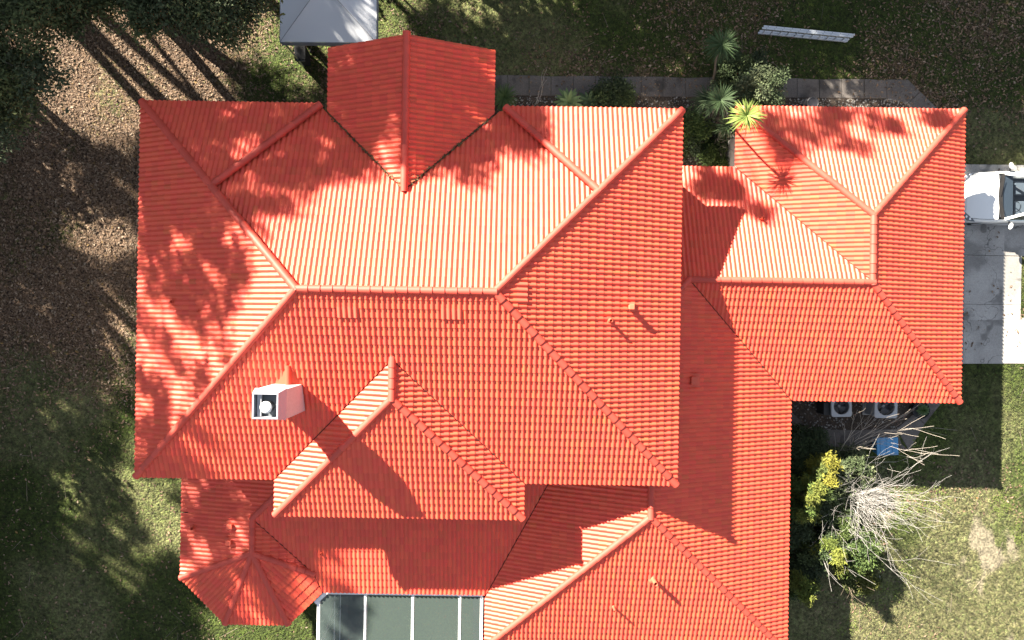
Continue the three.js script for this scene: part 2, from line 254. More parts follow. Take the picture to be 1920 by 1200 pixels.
{ // lay the tiles
  const rng = rngOf(5), out = new Tris(), whole = [], v = V(0, 0, 0), frame = new THREE.Matrix4();
  for (const f of F) for (const [pts, kinds] of f.polys) {
    const area = pts.reduce((a, p, i) => { const q = pts[(i + 1) % pts.length]; return a + p[0] * q[1] - q[0] * p[1]; }, 0), sg = Math.sign(area);
    const planes = []; pts.forEach((p, i) => { const q = pts[(i + 1) % pts.length]; if (kinds[i] === 'e') return; const dx = q[0] - p[0], dz = q[1] - p[1], l = Math.hypot(dx, dz); const n = [-dz / l * sg, dx / l * sg]; planes.push([n[0], n[1], n[0] * p[0] + n[1] * p[1] + (kinds[i] === 'v' ? 0.012 : 0)]); });
    let a0 = 1e9, a1 = -1e9, b0 = 1e9, b1 = -1e9; for (const [x, z] of pts) { const a = x * f.e.x + z * f.e.z, b = f.b(x, z); a0 = Math.min(a0, a); a1 = Math.max(a1, a); b0 = Math.min(b0, b); b1 = Math.max(b1, b); }
    const step = TILE.len / f.k, oa = f.eave[0] * f.e.x + f.eave[1] * f.e.z, eaveEdge = kinds.includes('e');
    const j0 = Math.floor((b0 + 0.01) / step) - (eaveEdge ? 0 : 1), j1 = Math.ceil(b1 / step);
    for (let j = j0; j <= j1; j++) for (let i = Math.floor(a0 / TILE.w); i <= Math.ceil(a1 / TILE.w); i++) {
      const a = i * TILE.w, b = j * step - 0.05, corners = [];
      // keep eave rows inside the ends of the eave
      for (const [da, db] of [[0, 0], [TILE.w, 0], [TILE.w, step * 1.14], [0, step * 1.14]]) { const A = a + da, B = b + db; corners.push([f.e.x * A + f.up[0] * B + (f.eave[0] * f.up[0] + f.eave[1] * f.up[1]) * f.up[0], f.e.z * A + f.up[1] * B + (f.eave[0] * f.up[0] + f.eave[1] * f.up[1]) * f.up[1]]); }
      let skip = false; const cut = [];
      for (const pl of planes) { let inn = 0; for (const c of corners) if (pl[0] * c[0] + pl[1] * c[1] >= pl[2]) inn++; if (!inn) { skip = true; break; } if (inn < 4) cut.push(pl); }
      if (skip) continue;
      const A0 = a + TILE.w / 2; if (eaveEdge && b < 0 && (A0 < a0 || A0 > a1)) continue;
      const old = rng() < 0.03, tone = 1 + (rng() - 0.5) * 0.16 - (old ? 0.1 : 0), warm = 1 + (rng() - 0.5) * 0.3 + (old ? 0.25 : 0), o = corners[0];
      frame.makeBasis(f.e, f.t, f.n).setPosition(o[0], f.h0 + f.s * b + (rng() - 0.5) * 0.002, o[1]);
      frame.multiply(new THREE.Matrix4().makeRotationZ((rng() - 0.5) * 0.016));
      const rec = { m: frame.clone(), cut, tone, warm, d: Math.hypot(o[0], CAM_H - (f.h0 + f.s * b), o[1]) };
      whole.push(rec);
    }
  }
  const single = whole.filter((r) => !r.cut.length).sort((p, q) => p.d - q.d).slice(0, 300); const taken = new Set(single);
  for (const r of single) { const m = mesh('tile', tileGeometry, tileMats[Math.floor(rng() * 4)], roof); r.m.decompose(m.position, m.quaternion, m.scale); }
  const tmp = V(0, 0, 0);
  for (const r of whole) {
    if (taken.has(r)) continue;
    const col = [RED[0] * r.tone, RED[1] * r.tone * r.warm, RED[2] * r.tone];
    for (const t of tileTris) {
      let poly = t.map((k) => ({ p: k.p.clone().applyMatrix4(r.m), n: k.n.clone().transformDirection(r.m) }));
      for (const pl of r.cut) {
        const res = []; for (let i = 0; i < poly.length; i++) { const c = poly[i], e = poly[(i + 1) % poly.length], dc = pl[0] * c.p.x + pl[1] * c.p.z - pl[2], de = pl[0] * e.p.x + pl[1] * e.p.z - pl[2]; if (dc >= 0) res.push(c); if ((dc >= 0) !== (de >= 0)) { const k = dc / (dc - de); res.push({ p: c.p.clone().lerp(e.p, k), n: c.n.clone().lerp(e.n, k) }); } }
        poly = res; if (poly.length < 3) break;
      }
      for (let i = 1; i + 1 < poly.length; i++) for (const k of [poly[0], poly[i], poly[i + 1]]) { out.p.push(k.p.x, k.p.y, k.p.z); out.n.push(k.n.x, k.n.y, k.n.z); out.c.push(...col); }
    }
  }
  const field = mesh('roof_tiles', out.build(true), fieldMat, roof); field.userData.kind = 'stuff';
  console.log('tiles', whole.length, 'triangles', out.p.length / 9);
}
{ // ridge and hip caps, each line from its lower to its upper end
  const P3 = ([x, z], h) => V(x, h, z), lines = [];
  const L = (a, ha, b, hb, skipEnd = 0) => lines.push([P3(a, ha), P3(b, hb), skipEnd]);
  L(NW, MAIN, RW, HR); L(SW, MAIN, RW, HR); L(NE, MAIN, RE, HR); L(SE, MAIN, RE, HR); L(RE, HR, RW, HR);
  L(dW, MAIN, AW, MAIN + SN * 2.49); L(dE, MAIN, AE, MAIN + SN * 2.46);
  L([GX, -7.56], MAIN + S1 * 2.275, [GX, -3.42], MAIN + S1 * 2.275);
  const BH = MAIN + S1 * 3.43; L([-6.51, 5.52], MAIN, [-3.08, 2.09], BH); L([0.355, 5.52], MAIN, [-3.08, 2.09], BH); L([-3.08, 2.09], BH, [-3.08, 1.0], BH);
  const GH = LOW + S1 * 3.62; L([14.37, -6.93], LOW, [10.75, -3.31], GH); L([7.13, -6.93], LOW, [10.75, -3.31], GH); L([14.37, 2.376], LOW, [10.75, -1.26], GH); L([10.75, -1.27], GH, [10.75, -3.31], GH);
  L([10.75, -1.29], GH + 0.01, [5.26, -1.29], GH + 0.02); L([5.26, -1.29], GH + 0.02, [4.35, -0.38], GH + 0.4);
  const WH = LOW + S1 * 4.8; L([8.93, 10.48], LOW, [4.13, 5.68], WH); L([-0.667, 10.48], LOW, [4.13, 5.68], WH); L([4.13, 5.68], WH, [4.13, 4.0], WH);
  const OH = LOW + S2 * 2.42; L([-10.45, 8.42], LOW, OC, OH); L([-9.03, 9.84], LOW, OC, OH); L([-7.03, 9.84], LOW, OC, OH); L([-6.19, 8.18], LOW + S2 * 0.59, OC, OH); L(OC, OH, [-8.03, 6.34], OH); L([-8.03, 6.34], OH, [-5.8, 4.1], OH + 0.47);
  const LEN = 0.305, cap = (closed) => {
    const o = new Tris(), N = 10, R0 = 0.108, R1 = 0.094, l = LEN + 0.05, q = (k, r, y) => { const a = -0.15 + (Math.PI + 0.3) * k / N; return [V(Math.cos(a) * r, y, Math.sin(a) * r * 0.92), V(Math.cos(a), 0.02, Math.sin(a)).normalize()]; };
    const put = (list) => { for (const [v, n] of list) { o.p.push(v.x, v.y, v.z); o.n.push(n.x, n.y, n.z); } };
    for (let k = 0; k < N; k++) {
      const a = q(k, R0, 0), b = q(k + 1, R0, 0), c = q(k + 1, R1, l), d = q(k, R1, l); put([a, c, b]); put([a, d, c]);
      const n = V(0, -1, 0), f = (e, s) => [e[0].clone().multiply(V(s, 1, s)), n], s = closed ? 0 : 0.8; put([f(a, 1), f(b, 1), f(b, s)]); put([f(a, 1), f(b, s), f(a, s)]);
    }
    return o.build();
  };
  const open = cap(false), closed = cap(true), rng = rngOf(12), all = [];
  const capMats = [0.86, 0.93, 1.0, 1.06].map((k) => std(0.56 * k, 0.068 * k, 0.043 * k, 0.6));
  for (const [p, q] of lines) {
    const d = q.clone().sub(p), len = d.length(), y = d.clone().normalize(), x = y.clone().cross(V(0, 1, 0)).normalize(), z = x.clone().cross(y).normalize(), n = Math.max(1, Math.round(len / LEN)), s = len / n;
    for (let i = 0; i < n; i++) {
      const c = p.clone().addScaledVector(y, i * s - (i ? 0 : 0.06)).addScaledVector(z, -0.002); c.y += 0.012 + i * 0.0001;
      const m = new THREE.Matrix4().makeBasis(x, y, z).setPosition(c).multiply(new THREE.Matrix4().makeRotationX(-0.035)).multiply(new THREE.Matrix4().makeRotationZ((rng() - 0.5) * 0.03)).multiply(new THREE.Matrix4().makeScale(1, s / LEN, 1));
      all.push({ m, first: !i, d: c.distanceTo(camera.position), seen: Math.abs(c.x * FOCAL / (CAM_H - c.y)) < 990 && Math.abs(c.z * FOCAL / (CAM_H - c.y)) < 640 });
    }
  }
  all.sort((a, b) => b.seen - a.seen || a.d - b.d);
  const rest = [];
  all.forEach((r, i) => { const g = r.first ? closed : open; if (i < 300) { const m = mesh('ridge_cap', g, capMats[Math.floor(rng() * 4)], roof); r.m.decompose(m.position, m.quaternion, m.scale); } else rest.push(g.clone().applyMatrix4(r.m)); });
  if (rest.length) mesh('ridge_caps', mergeGeometries(rest), capMats[1], roof).userData.kind = 'stuff';
  console.log('caps', all.length);
}
{ // walls, fascias, gable end
  const walls = [[-9.95, 4.17, -5.45, 4.03, 0, MAIN - 0.05], [-6.05, -0.1, 4.03, 5.05, 0, MAIN - 0.05], [-4.75, -1.1, -7.1, -5.45, 0, MAIN - 0.05],
    [7.58, 13.92, -6.48, 1.93, 0, LOW - 0.05], [4.17, 7.58, -4.51, 1.93, 0, LOW - 0.05], [-0.2, 8.48, 4.03, 10.0, 0, LOW - 0.05], [4.17, 8.48, 1.93, 4.03, 0, LOW - 0.05], [-10.0, -5.7, 4.03, 8.4, 0, LOW - 0.05], [-5.7, -0.2, 4.03, 7.0, 0, LOW - 0.05]];
  for (const [a, b, c, d, y0, y1] of walls) mesh('wall', flatUV(box(b - a - 0.004, y1 - y0, d - c - 0.004, (a + b) / 2, (y0 + y1) / 2, (c + d) / 2), 3), M.stucco, house);
  const turret = new THREE.CylinderGeometry(2.15, 2.15, LOW - 0.05, 8, 1).rotateY(Math.PI / 8).translate(OC[0], (LOW - 0.05) / 2, OC[1]); mesh('wall', flatUV(turret, 3), M.stucco, house);
  // the gable end and the upper walls where a low roof runs against them stay inside the walls above
  const tri = new THREE.Shape([new THREE.Vector2(-2.2, 0), new THREE.Vector2(2.2, 0), new THREE.Vector2(0, 0.92)]);
  mesh('gable_wall', flatUV(new THREE.ExtrudeGeometry(tri, { depth: 0.12, bevelEnabled: false }).translate(GX, MAIN - 0.052, -7.1), 3), M.stucco, house);
  for (const f of F) for (const [pts, kinds] of f.polys) pts.forEach((p, i) => {
    if (kinds[i] !== 'e') return; const q = pts[(i + 1) % pts.length];
    const off = [-f.up[0] * -0.03, -f.up[1] * -0.03];
    mesh('fascia', bar(V(p[0] + off[0], f.h0 - 0.13, p[1] + off[1]), V(q[0] + off[0], f.h0 - 0.13, q[1] + off[1]), 0.03, 0.18), M.fascia, house);
  });
}
{ // chimney with its tapering hood and round flue cap
  const cx = -5.85, cz = 2.14, s = 0.733, top = 8.36;
  const ch = mesh('chimney', flatUV(box(s, top - 6.3, s, cx, (top + 6.3) / 2, cz), 3), new THREE.MeshStandardMaterial({ map: TX.stucco, color: lin(0.92, 1.04, 1.10), roughness: 0.9 }), house);
  const hood = new Tris(), ring = (h, r) => [[-r, -r], [r, -r], [r, r], [-r, r]].map(([x, z]) => V(cx + x, h, cz + z));
  const quad = (a, b, c, d) => { const n = b.clone().sub(a).cross(c.clone().sub(a)).normalize(); for (const v of [a, b, c, a, c, d]) { hood.p.push(v.x, v.y, v.z); hood.n.push(n.x, n.y, n.z); } };
  const o0 = ring(top + 0.003, s / 2 + 0.02), o1 = ring(8.74, 0.31), i1 = ring(8.74, 0.275), i0 = ring(8.5, 0.275);
  for (let k = 0; k < 4; k++) { const j = (k + 1) % 4; quad(o0[j], o0[k], o1[k], o1[j]); quad(o1[j], o1[k], i1[k], i1[j]); quad(i1[j], i1[k], i0[k], i0[j]); }
  mesh('chimney_hood', hood.build(), std(0.34, 0.35, 0.40, 0.5), ch);
  mesh('hood_floor', box(0.56, 0.02, 0.56, cx, 8.5, cz), std(0.10, 0.115, 0.13, 0.7), ch);
  mesh('hood_flange', new RoundedBoxGeometry(0.11, 0.06, 0.53, 2, 0.012).translate(cx - 0.18, 8.60, cz), std(0.36, 0.37, 0.4, 0.5), ch);
  mesh('flue', cyl(0.13, 0.13, 0.22, 24, cx + 0.03, 8.6, cz + 0.03), M.dark, ch);
  mesh('flue_cap', new THREE.SphereGeometry(0.145, 28, 14, 0, Math.PI * 2, 0, Math.PI / 2).scale(1, 0.45, 1).translate(cx + 0.03, 8.76, cz + 0.03), M.white, ch);
  // saddle of mortar and a cap tile on the uphill side
  const sd = new Tris(), z0 = cz - s / 2, ry = 7.32, ridgeN = V(cx + 0.06, 7.30, z0 - 0.5), rS = V(cx + 0.06, 7.28, z0 + 0.02), l = V(cx - 0.5, 7.0, z0 + 0.02), r = V(cx + 0.6, 7.0, z0 + 0.02);
  for (const t of [[ridgeN, l, rS], [ridgeN, rS, r]]) { const n = t[1].clone().sub(t[0]).cross(t[2].clone().sub(t[0])).normalize(); for (const v of t) { sd.p.push(v.x, v.y, v.z); sd.n.push(n.x, n.y, n.z); } }
  mesh('chimney_saddle', sd.build(), std(0.56, 0.062, 0.03, 0.85), house);
  mesh('saddle_cap', new THREE.CylinderGeometry(0.075, 0.085, 0.5, 14).rotateX(Math.PI / 2 + 0.04).translate(cx + 0.06, 7.27, z0 - 0.25), std(0.58, 0.064, 0.032, 0.8), house);
}
const faceAt = (x, z, main) => { let best = null; for (const f of F) { if (main !== (f.h0 > 5)) continue; for (const [pts] of f.polys) { let c = 0, ok = true; for (let i = 0; i < pts.length; i++) { const p = pts[i], q = pts[(i + 1) % pts.length], s = Math.sign((q[0] - p[0]) * (z - p[1]) - (q[1] - p[1]) * (x - p[0])); if (!c) c = s; else if (s && s !== c) ok = false; } if (ok && (!best || f.h(x, z) > best.h(x, z))) best = f; } } return best; };
function onRoof(px, py, main) { // house-frame point of the roof under a pixel
  let h = main ? 7 : 4, x, z, f; const c = Math.cos(-TURN), s = Math.sin(-TURN);
  for (let k = 0; k < 12; k++) { const [wx, wz] = at(px, py, h); x = wx * c + wz * s; z = -wx * s + wz * c; f = faceAt(x, z, main) ?? f; if (!f) break; h = f.h(x, z); }
  return { p: V(x, h, z), f };
}
{ // small pipes and hoods that stand on the roof
  const paint = std(0.64, 0.10, 0.055, 0.6), pale = std(0.56, 0.115, 0.06, 0.75);
  const pipe = (px, py, main, r, hgt, mat = paint) => { const { p, f } = onRoof(px, py, main); const g = new THREE.Group(); g.name = 'vent_pipe'; g.position.copy(p); roof.add(g);
    const pts = [[r * 0.72, 0], [r, 0], [r, -hgt - 0.15], [r * 2.1, -hgt - 0.08]]; const lathe = new THREE.LatheGeometry([[r * 2.4, 0.0], [r * 1.25, 0.07], [r, 0.09], [r, hgt], [r * 0.78, hgt], [r * 0.78, hgt * 0.35], [0, hgt * 0.35]].map(([x, y]) => new THREE.Vector2(x, y)), 16);
    mesh('pipe', lathe, mat, g); return g; };
  const hood = (px, py, main, w, d, hgt, mat = paint, turn = 0) => { const { p } = onRoof(px, py, main); const g = new THREE.Group(); g.name = 'vent_hood'; g.position.copy(p); g.rotation.y = turn; roof.add(g);
    mesh('hood_box', new RoundedBoxGeometry(w * 0.8, hgt, d * 0.8, 2, 0.012).translate(0, hgt / 2 - 0.06, 0), mat, g); mesh('hood_lid', new RoundedBoxGeometry(w, 0.05, d, 2, 0.02).translate(0, hgt - 0.06, 0), mat, g); mesh('flashing', new RoundedBoxGeometry(w * 1.7, 0.03, d * 1.7, 2, 0.012).translate(0, 0.035, 0), paint, g); return g; };
  hood(1181, 576, true, 0.15, 0.14, 0.38, pale); pipe(1143, 601, true, 0.045, 0.3); hood(1300, 713, false, 0.22, 0.24, 0.22);
  pipe(1224, 1085, false, 0.065, 0.45, pale); pipe(1150, 1137, false, 0.035, 0.36); pipe(1427, 411, false, 0.04, 0.22); pipe(365, 988, false, 0.05, 0.2); hood(434, 985, false, 0.18, 0.16, 0.22); hood(432, 1015, false, 0.18, 0.16, 0.22); pipe(325, 566, true, 0.04, 0.12); pipe(373, 584, true, 0.025, 0.08); pipe(603, 1037, false, 0.03, 0.14);
  // low flush vents: small fields of paler tiles standing proud
  const pm = std(0.66, 0.084, 0.047, 0.65);
  for (const [px, py, cols, rows] of [[655, 596, 4, 1], [845, 598, 4, 1], [983, 552, 4, 1]]) {
    const { p, f } = onRoof(px, py, true), list = []; const b = Math.round(f.b(p.x, p.z) / (TILE.len / f.k)) * (TILE.len / f.k) - 0.05, a = Math.round((p.x * f.e.x + p.z * f.e.z) / TILE.w) * TILE.w, ob = f.eave[0] * f.up[0] + f.eave[1] * f.up[1];
    for (let i = -cols / 2; i < cols / 2; i++) for (let j = 0; j < rows; j++) { const A = a + i * TILE.w, B = b + j * TILE.len / f.k; list.push(tileGeometry.clone().applyMatrix4(new THREE.Matrix4().makeBasis(f.e, f.t, f.n).setPosition(V(f.e.x * A + f.up[0] * (B + ob), f.h0 + f.s * B, f.e.z * A + f.up[1] * (B + ob)).addScaledVector(f.n, 0.028)))); }
    mesh('flush_vent', mergeGeometries(list), pm, roof);
  }
}
{ // leaves caught in the valleys of the gable
  const rng = rngOf(41), g = new THREE.CircleGeometry(0.024, 5), list = [], im = new THREE.InstancedMesh(g, std(1, 1, 1, 0.95, { side: THREE.DoubleSide }), 260), q = new THREE.Quaternion(), m = new THREE.Matrix4();
  for (let i = 0; i < 260; i++) {
    const t = Math.pow(rng(), 0.8), left = rng() < 0.5, x = left ? -5.25 + t * 2.3 : -0.6 - t * 2.3, z = -5.7 + t * 2.25, h = MAIN + 0.05 + t * 0.96; const j = (rng() - 0.5) * 0.06;
    q.setFromEuler(new THREE.Euler(-Math.PI / 2 + (rng() - 0.5) * 1.2, (rng() - 0.5) * 1.2, rng() * 6)); m.compose(V(x + j, h - 0.03 + rng() * 0.03, z - j * (left ? 1 : -1)), q, V(1, 0.6 + rng(), 1)); im.setMatrixAt(i, m); const k = 0.6 + rng(); im.setColorAt(i, lin(0.10 * k, 0.07 * k, 0.03 * k));
  }
  im.name = 'leaf_debris'; im.rotation.y = TURN; im.castShadow = true; scene.add(im); tag(im, 'brown leaves caught in the valleys beside the gable', 'leaves', null, 'stuff');
}

// ---------------------------------------------------------------- screen enclosure over the pool
{
  const t = thing('screen_enclosure', 'white framed pool screen enclosure against the porch roof', 'enclosure', 0, 0, 0, TURN), h = 2.92, z0 = 8.86, z1 = 14.2, x0 = -6.1, x1 = -0.84, w = 0.085;
  const wm = std(0.75, 0.75, 0.75, 0.45); const beam = (n, p, q, ww = w, hh = 0.1) => mesh(n, bar(p, q, ww, hh), wm, t);
  beam('gutter', V(x0 + 0.3, h + 0.03, z0), V(x1 + 0.04, h + 0.03, z0), 0.13, 0.12); beam('gutter', V(x0 + 0.27, h + 0.03, z0 + 0.0), V(x0 - 0.1, h + 0.03, z0 + 0.36), 0.12, 0.12);
  for (const x of [-4.59, -3.06, -1.54]) beam('beam', V(x, h, z0 + 0.07), V(x, h, z1), 0.075, 0.15);
  beam('side_beam', V(x0, h, z0 + 0.32), V(x0, h, z1), 0.09, 0.12); beam('side_beam', V(x1, h, z0 + 0.08), V(x1, h, z1), 0.09, 0.12);
  const thin = (n, p, q) => mesh(n, bar(p, q, 0.03, 0.03), std(0.3, 0.3, 0.31, 0.5), t);
  for (const z of [9.35, 10.6, 12.2]) thin('post', V(x0, 0.05, z), V(x0, h - 0.06, z)); thin('rail', V(x0, 0.9, z0 + 0.3), V(x0, 0.9, z1)); thin('rail', V(x0, 0.08, z0 + 0.3), V(x0, 0.08, z1)); thin('brace', V(x0 + 0.03, 0.1, 9.4), V(x0 + 0.03, 2.8, 10.9)); thin('brace', V(x1 - 0.03, 2.8, 9.1), V(x1 - 0.03, 1.2, 10.2));
  const mat = new THREE.MeshStandardMaterial({ color: lin(0.20, 0.27, 0.255), roughness: 0.9, transparent: true, opacity: 0.2, side: THREE.DoubleSide });
  const xs = [x0, -4.59, -3.06, -1.54, x1]; for (let i = 0; i < 4; i++) mesh('screen_panel', new THREE.PlaneGeometry(xs[i + 1] - xs[i] - 0.08, z1 - z0 - 0.1).rotateX(-Math.PI / 2).translate((xs[i] + xs[i + 1]) / 2, h + 0.055, (z0 + z1) / 2), mat, t);
  mesh('screen_panel', new THREE.PlaneGeometry(z1 - z0 - 0.35, h - 0.2).rotateY(Math.PI / 2).translate(x0, h / 2, (z0 + z1) / 2 + 0.15), mat, t);
}

// ---------------------------------------------------------------- canopy tent, bin, ladder
{
  const [cx, cz] = [at(616, 0, 2.4)[0], at(0, 79, 2.4)[1] - 1.59]; const t = thing('canopy_tent', 'pale grey pop-up canopy tent behind the gable', 'tent', cx, 0, cz, -0.008), R = 1.59, pk = 3.15, eh = 2.4;
  const g = new Tris(), n = 16, S = (i, j, side) => { // a panel from eave to peak with a little sag and creases at its corners
    const v = j / n, u = (i / n * 2 - 1) * (1 - v), out = R * (1 - v), sag = -0.10 * Math.sin(Math.PI * v) * (1 - Math.pow(u / (1 - v + 1e-6), 2)), edge = Math.abs(u) / (1 - v + 1e-6);
    const cr = 0.012 * Math.sin(edge * 30 + v * 6) * Math.pow(1 - v, 3) * sstep(0.5, 0.95, edge), y = eh + (pk - eh) * v + sag + cr, a = side * Math.PI / 2, x = u * R, z = out; return V(x * Math.cos(a) + z * Math.sin(a), y, -x * Math.sin(a) + z * Math.cos(a)); };
  const cloth = std(0.60, 0.62, 0.67, 0.75), geoSide = (side) => { const p = [], idx = []; for (let j = 0; j <= n; j++) for (let i = 0; i <= n; i++) { const v = S(i, j, side); p.push(v.x, v.y, v.z); } for (let j = 0; j < n; j++) for (let i = 0; i < n; i++) { const a = j * (n + 1) + i; idx.push(a, a + 1, a + n + 2, a, a + n + 2, a + n + 1); } const b = new THREE.BufferGeometry(); b.setAttribute('position', new THREE.Float32BufferAttribute(p, 3)); b.setIndex(idx); b.computeVertexNormals(); return b; };
  for (let s = 0; s < 4; s++) { mesh('canopy_panel', geoSide(s), cloth, t); const a = s * Math.PI / 2; mesh('valance', new THREE.BoxGeometry(R * 2 + 0.02, 0.26, 0.014).translate(0, eh - 0.13, R + 0.012).rotateY(a), std(0.2, 0.22, 0.26, 0.8), t); }
  for (const [x, z] of [[-1, -1], [1, -1], [1, 1], [-1, 1]]) mesh('seam', bar(V(x * R, eh + 0.008, z * R), V(0, pk + 0.008, 0), 0.018, 0.006), std(0.22, 0.23, 0.26, 0.8), t);
  for (const [x, z] of [[-1, -1], [1, -1], [1, 1], [-1, 1]]) mesh('leg', box(0.045, eh, 0.045, x * (R - 0.06), eh / 2, z * (R - 0.06)), M.metal, t);
  const [bx, bz] = at(563, 99, 0.7); const b = thing('bin', 'black rectangular bin standing at the edge of the canopy tent', 'bin', bx, 0, bz, 0.03), bl = std(0.012, 0.013, 0.016, 0.9);
  const body = new THREE.CylinderGeometry(0.3, 0.25, 0.7, 4, 1).rotateY(Math.PI / 4).scale(0.9, 1, 1.2).translate(0, 0.35, 0); mesh('body', body, bl, b);
  mesh('lid', new RoundedBoxGeometry(0.40, 0.05, 0.54, 2, 0.02).translate(0, 0.72, 0), bl, b); mesh('handle', bar(V(-0.16, 0.7, 0.29), V(0.16, 0.7, 0.29), 0.03, 0.03), std(0.04, 0.045, 0.06, 0.4), b);
  for (const s of [-1, 1]) mesh('wheel', new THREE.CylinderGeometry(0.09, 0.09, 0.04, 14).rotateZ(Math.PI / 2).translate(s * 0.2, 0.09, -0.3), M.dark, b);
}
{ // the two halves of an extension ladder lying on their sides
  const alu = std(0.52, 0.55, 0.6, 0.42, { metalness: 0.45 }), [lx, lz] = at(1512, 59, 0.45); const ang = -Math.atan2(16, 168);
  const t = thing('ladder', 'aluminium extension ladder lying on its side in the grass', 'ladder', lx, 0, lz, ang);
  const half = (z, off, len) => { // rails stand one above the other, rungs upright between them
    for (const y of [0.04, 0.44]) { const r = mesh('rail', join([box(len, 0.012, 0.064, off, y + 0.03, z), box(len, 0.055, 0.010, off, y, z - 0.027), box(len, 0.055, 0.010, off, y, z + 0.027)]), alu, t); if (y > 0.4) for (let k = 0; k < 11; k++) mesh('rivet', cyl(0.013, 0.013, 0.006, 10, off - len / 2 + 0.16 + k * (len - 0.3) / 10, y + 0.038, z), std(0.05, 0.05, 0.055, 0.5), r); }
    for (let k = 0; k < 11; k++) mesh('rung', cyl(0.017, 0.017, 0.40, 8, off - len / 2 + 0.16 + k * (len - 0.3) / 10, 0.24, z), alu, t);
    for (const y of [0.05, 0.45]) mesh('foot', new RoundedBoxGeometry(0.12, 0.05, 0.07, 1, 0.012).rotateY(0.35).translate(off + len / 2 + 0.03, y, z), std(0.45, 0.47, 0.5, 0.5), t);
  };
  half(-0.035, 0.05, 3.2); half(0.035, 0.0, 3.2);
}

// ---------------------------------------------------------------- air conditioners, pot, tub, barrel
function acUnit(name, label, px, py, w, hgt, blades, turn) {
  const [x, z] = at(px, py, hgt); const t = thing(name, label, 'air conditioner', x, 0, z, turn), grey = std(0.40, 0.42, 0.45, 0.5), drk = std(0.035, 0.036, 0.042, 0.45);
  const sq = (r, c) => { const s = new THREE.Shape(); s.moveTo(-r + c, -r); s.lineTo(r - c, -r); s.quadraticCurveTo(r, -r, r, -r + c); s.lineTo(r, r - c); s.quadraticCurveTo(r, r, r - c, r); s.lineTo(-r + c, r); s.quadraticCurveTo(-r, r, -r, r - c); s.lineTo(-r, -r + c); s.quadraticCurveTo(-r, -r, -r + c, -r); return s; };
  const top = sq(w / 2, 0.09); top.holes.push(new THREE.Path().absarc(0, 0, w * 0.41, 0, Math.PI * 2, true));
  mesh('top_panel', new THREE.ExtrudeGeometry(top, { depth: 0.03, bevelEnabled: true, bevelThickness: 0.014, bevelSize: 0.014, bevelSegments: 2, curveSegments: 28 }).rotateX(-Math.PI / 2).translate(0, hgt - 0.04, 0), grey, t);
  const side = sq(w / 2 - 0.02, 0.08); side.holes.push(new THREE.Path().absarc(0, 0, w * 0.43, 0, Math.PI * 2, true));
  mesh('cabinet', new THREE.ExtrudeGeometry(side, { depth: hgt - 0.1, bevelEnabled: false, curveSegments: 20 }).rotateX(-Math.PI / 2).translate(0, 0.05, 0), std(0.22, 0.23, 0.25, 0.6), t);
  mesh('base_pad', new RoundedBoxGeometry(w + 0.04, 0.06, w + 0.04, 1, 0.015).translate(0, 0.03, 0), M.concrete, t);
  mesh('fan_well', cyl(w * 0.415, w * 0.425, 0.02, 32, 0, hgt - 0.36, 0), drk, t);
  for (let k = 0; k < blades; k++) { const s = new THREE.Shape(), R = w * 0.37, a0 = -0.25, a1 = 0.85; s.moveTo(0.05, 0); s.quadraticCurveTo(R * 0.4, -R * 0.28, R * Math.cos(a0), R * Math.sin(a0)); s.absarc(0, 0, R, a0, a1, false); s.quadraticCurveTo(R * 0.3, R * 0.3, 0.05, 0.03);
    mesh('fan_blade', new THREE.ExtrudeGeometry(s, { depth: 0.008, bevelEnabled: false, curveSegments: 10 }).rotateX(-Math.PI / 2 + 0.28).rotateY(k / blades * Math.PI * 2 + 0.6).translate(0, hgt - 0.22, 0), std(0.10, 0.105, 0.115, 0.35), t); }
  mesh('fan_hub', cyl(0.055, 0.05, 0.07, 16, 0, hgt - 0.2, 0), std(0.3, 0.31, 0.33, 0.4), t);
  const gl = []; for (let k = 1; k <= 9; k++) gl.push(new THREE.TorusGeometry(w * 0.41 * k / 9.2, 0.0022, 4, 30).rotateX(Math.PI / 2).translate(0, hgt - 0.02, 0)); for (let k = 0; k < 4; k++) gl.push(box(w * 0.82, 0.005, 0.005, 0, hgt - 0.024, 0).rotateY(k * Math.PI / 4)); mesh('fan_grille', join(gl), std(0.06, 0.06, 0.07, 0.5), t);
}
acUnit('air_conditioner', 'smaller grey air conditioner under the eave, nearer the bushes and inner corner', 1578, 762.5, 0.70, 0.80, 4, 0.02);
acUnit('air_conditioner', 'larger grey air conditioner under the eave, nearer the potted plant', 1661.5, 762.5, 0.78, 0.86, 3, -0.02);
{ const [x, z] = at(1551, 766, 0.5); const t = thing('electric_box', 'dark meter box standing beside the smaller air conditioner', 'box', x, 0, z); mesh('cabinet', new RoundedBoxGeometry(0.34, 0.6, 0.42, 2, 0.02).translate(0, 0.3, 0), std(0.02, 0.02, 0.022, 0.6), t); mesh('cover', new RoundedBoxGeometry(0.36, 0.03, 0.44, 2, 0.01).translate(0, 0.61, 0), std(0.028, 0.028, 0.03, 0.6), t); }
{ const [x, z] = at(1664, 837, 0.45); const t = thing('tub', 'bright blue plastic tub with a flat lid beside the walk', 'tub', x, 0, z, 0.03), bl = std(0.075, 0.26, 0.50, 0.5);
  mesh('body', new THREE.CylinderGeometry(0.50, 0.44, 0.42, 4, 1).rotateY(Math.PI / 4).scale(1.0, 1, 0.82).translate(0, 0.21, 0), bl, t); mesh('lid', new RoundedBoxGeometry(0.78, 0.05, 0.64, 3, 0.024).translate(0, 0.44, 0), bl, t); for (const k of [-1, 0, 1]) mesh('rib', new RoundedBoxGeometry(0.10, 0.018, 0.5, 2, 0.008).translate(k * 0.22, 0.47, 0), bl, t); }
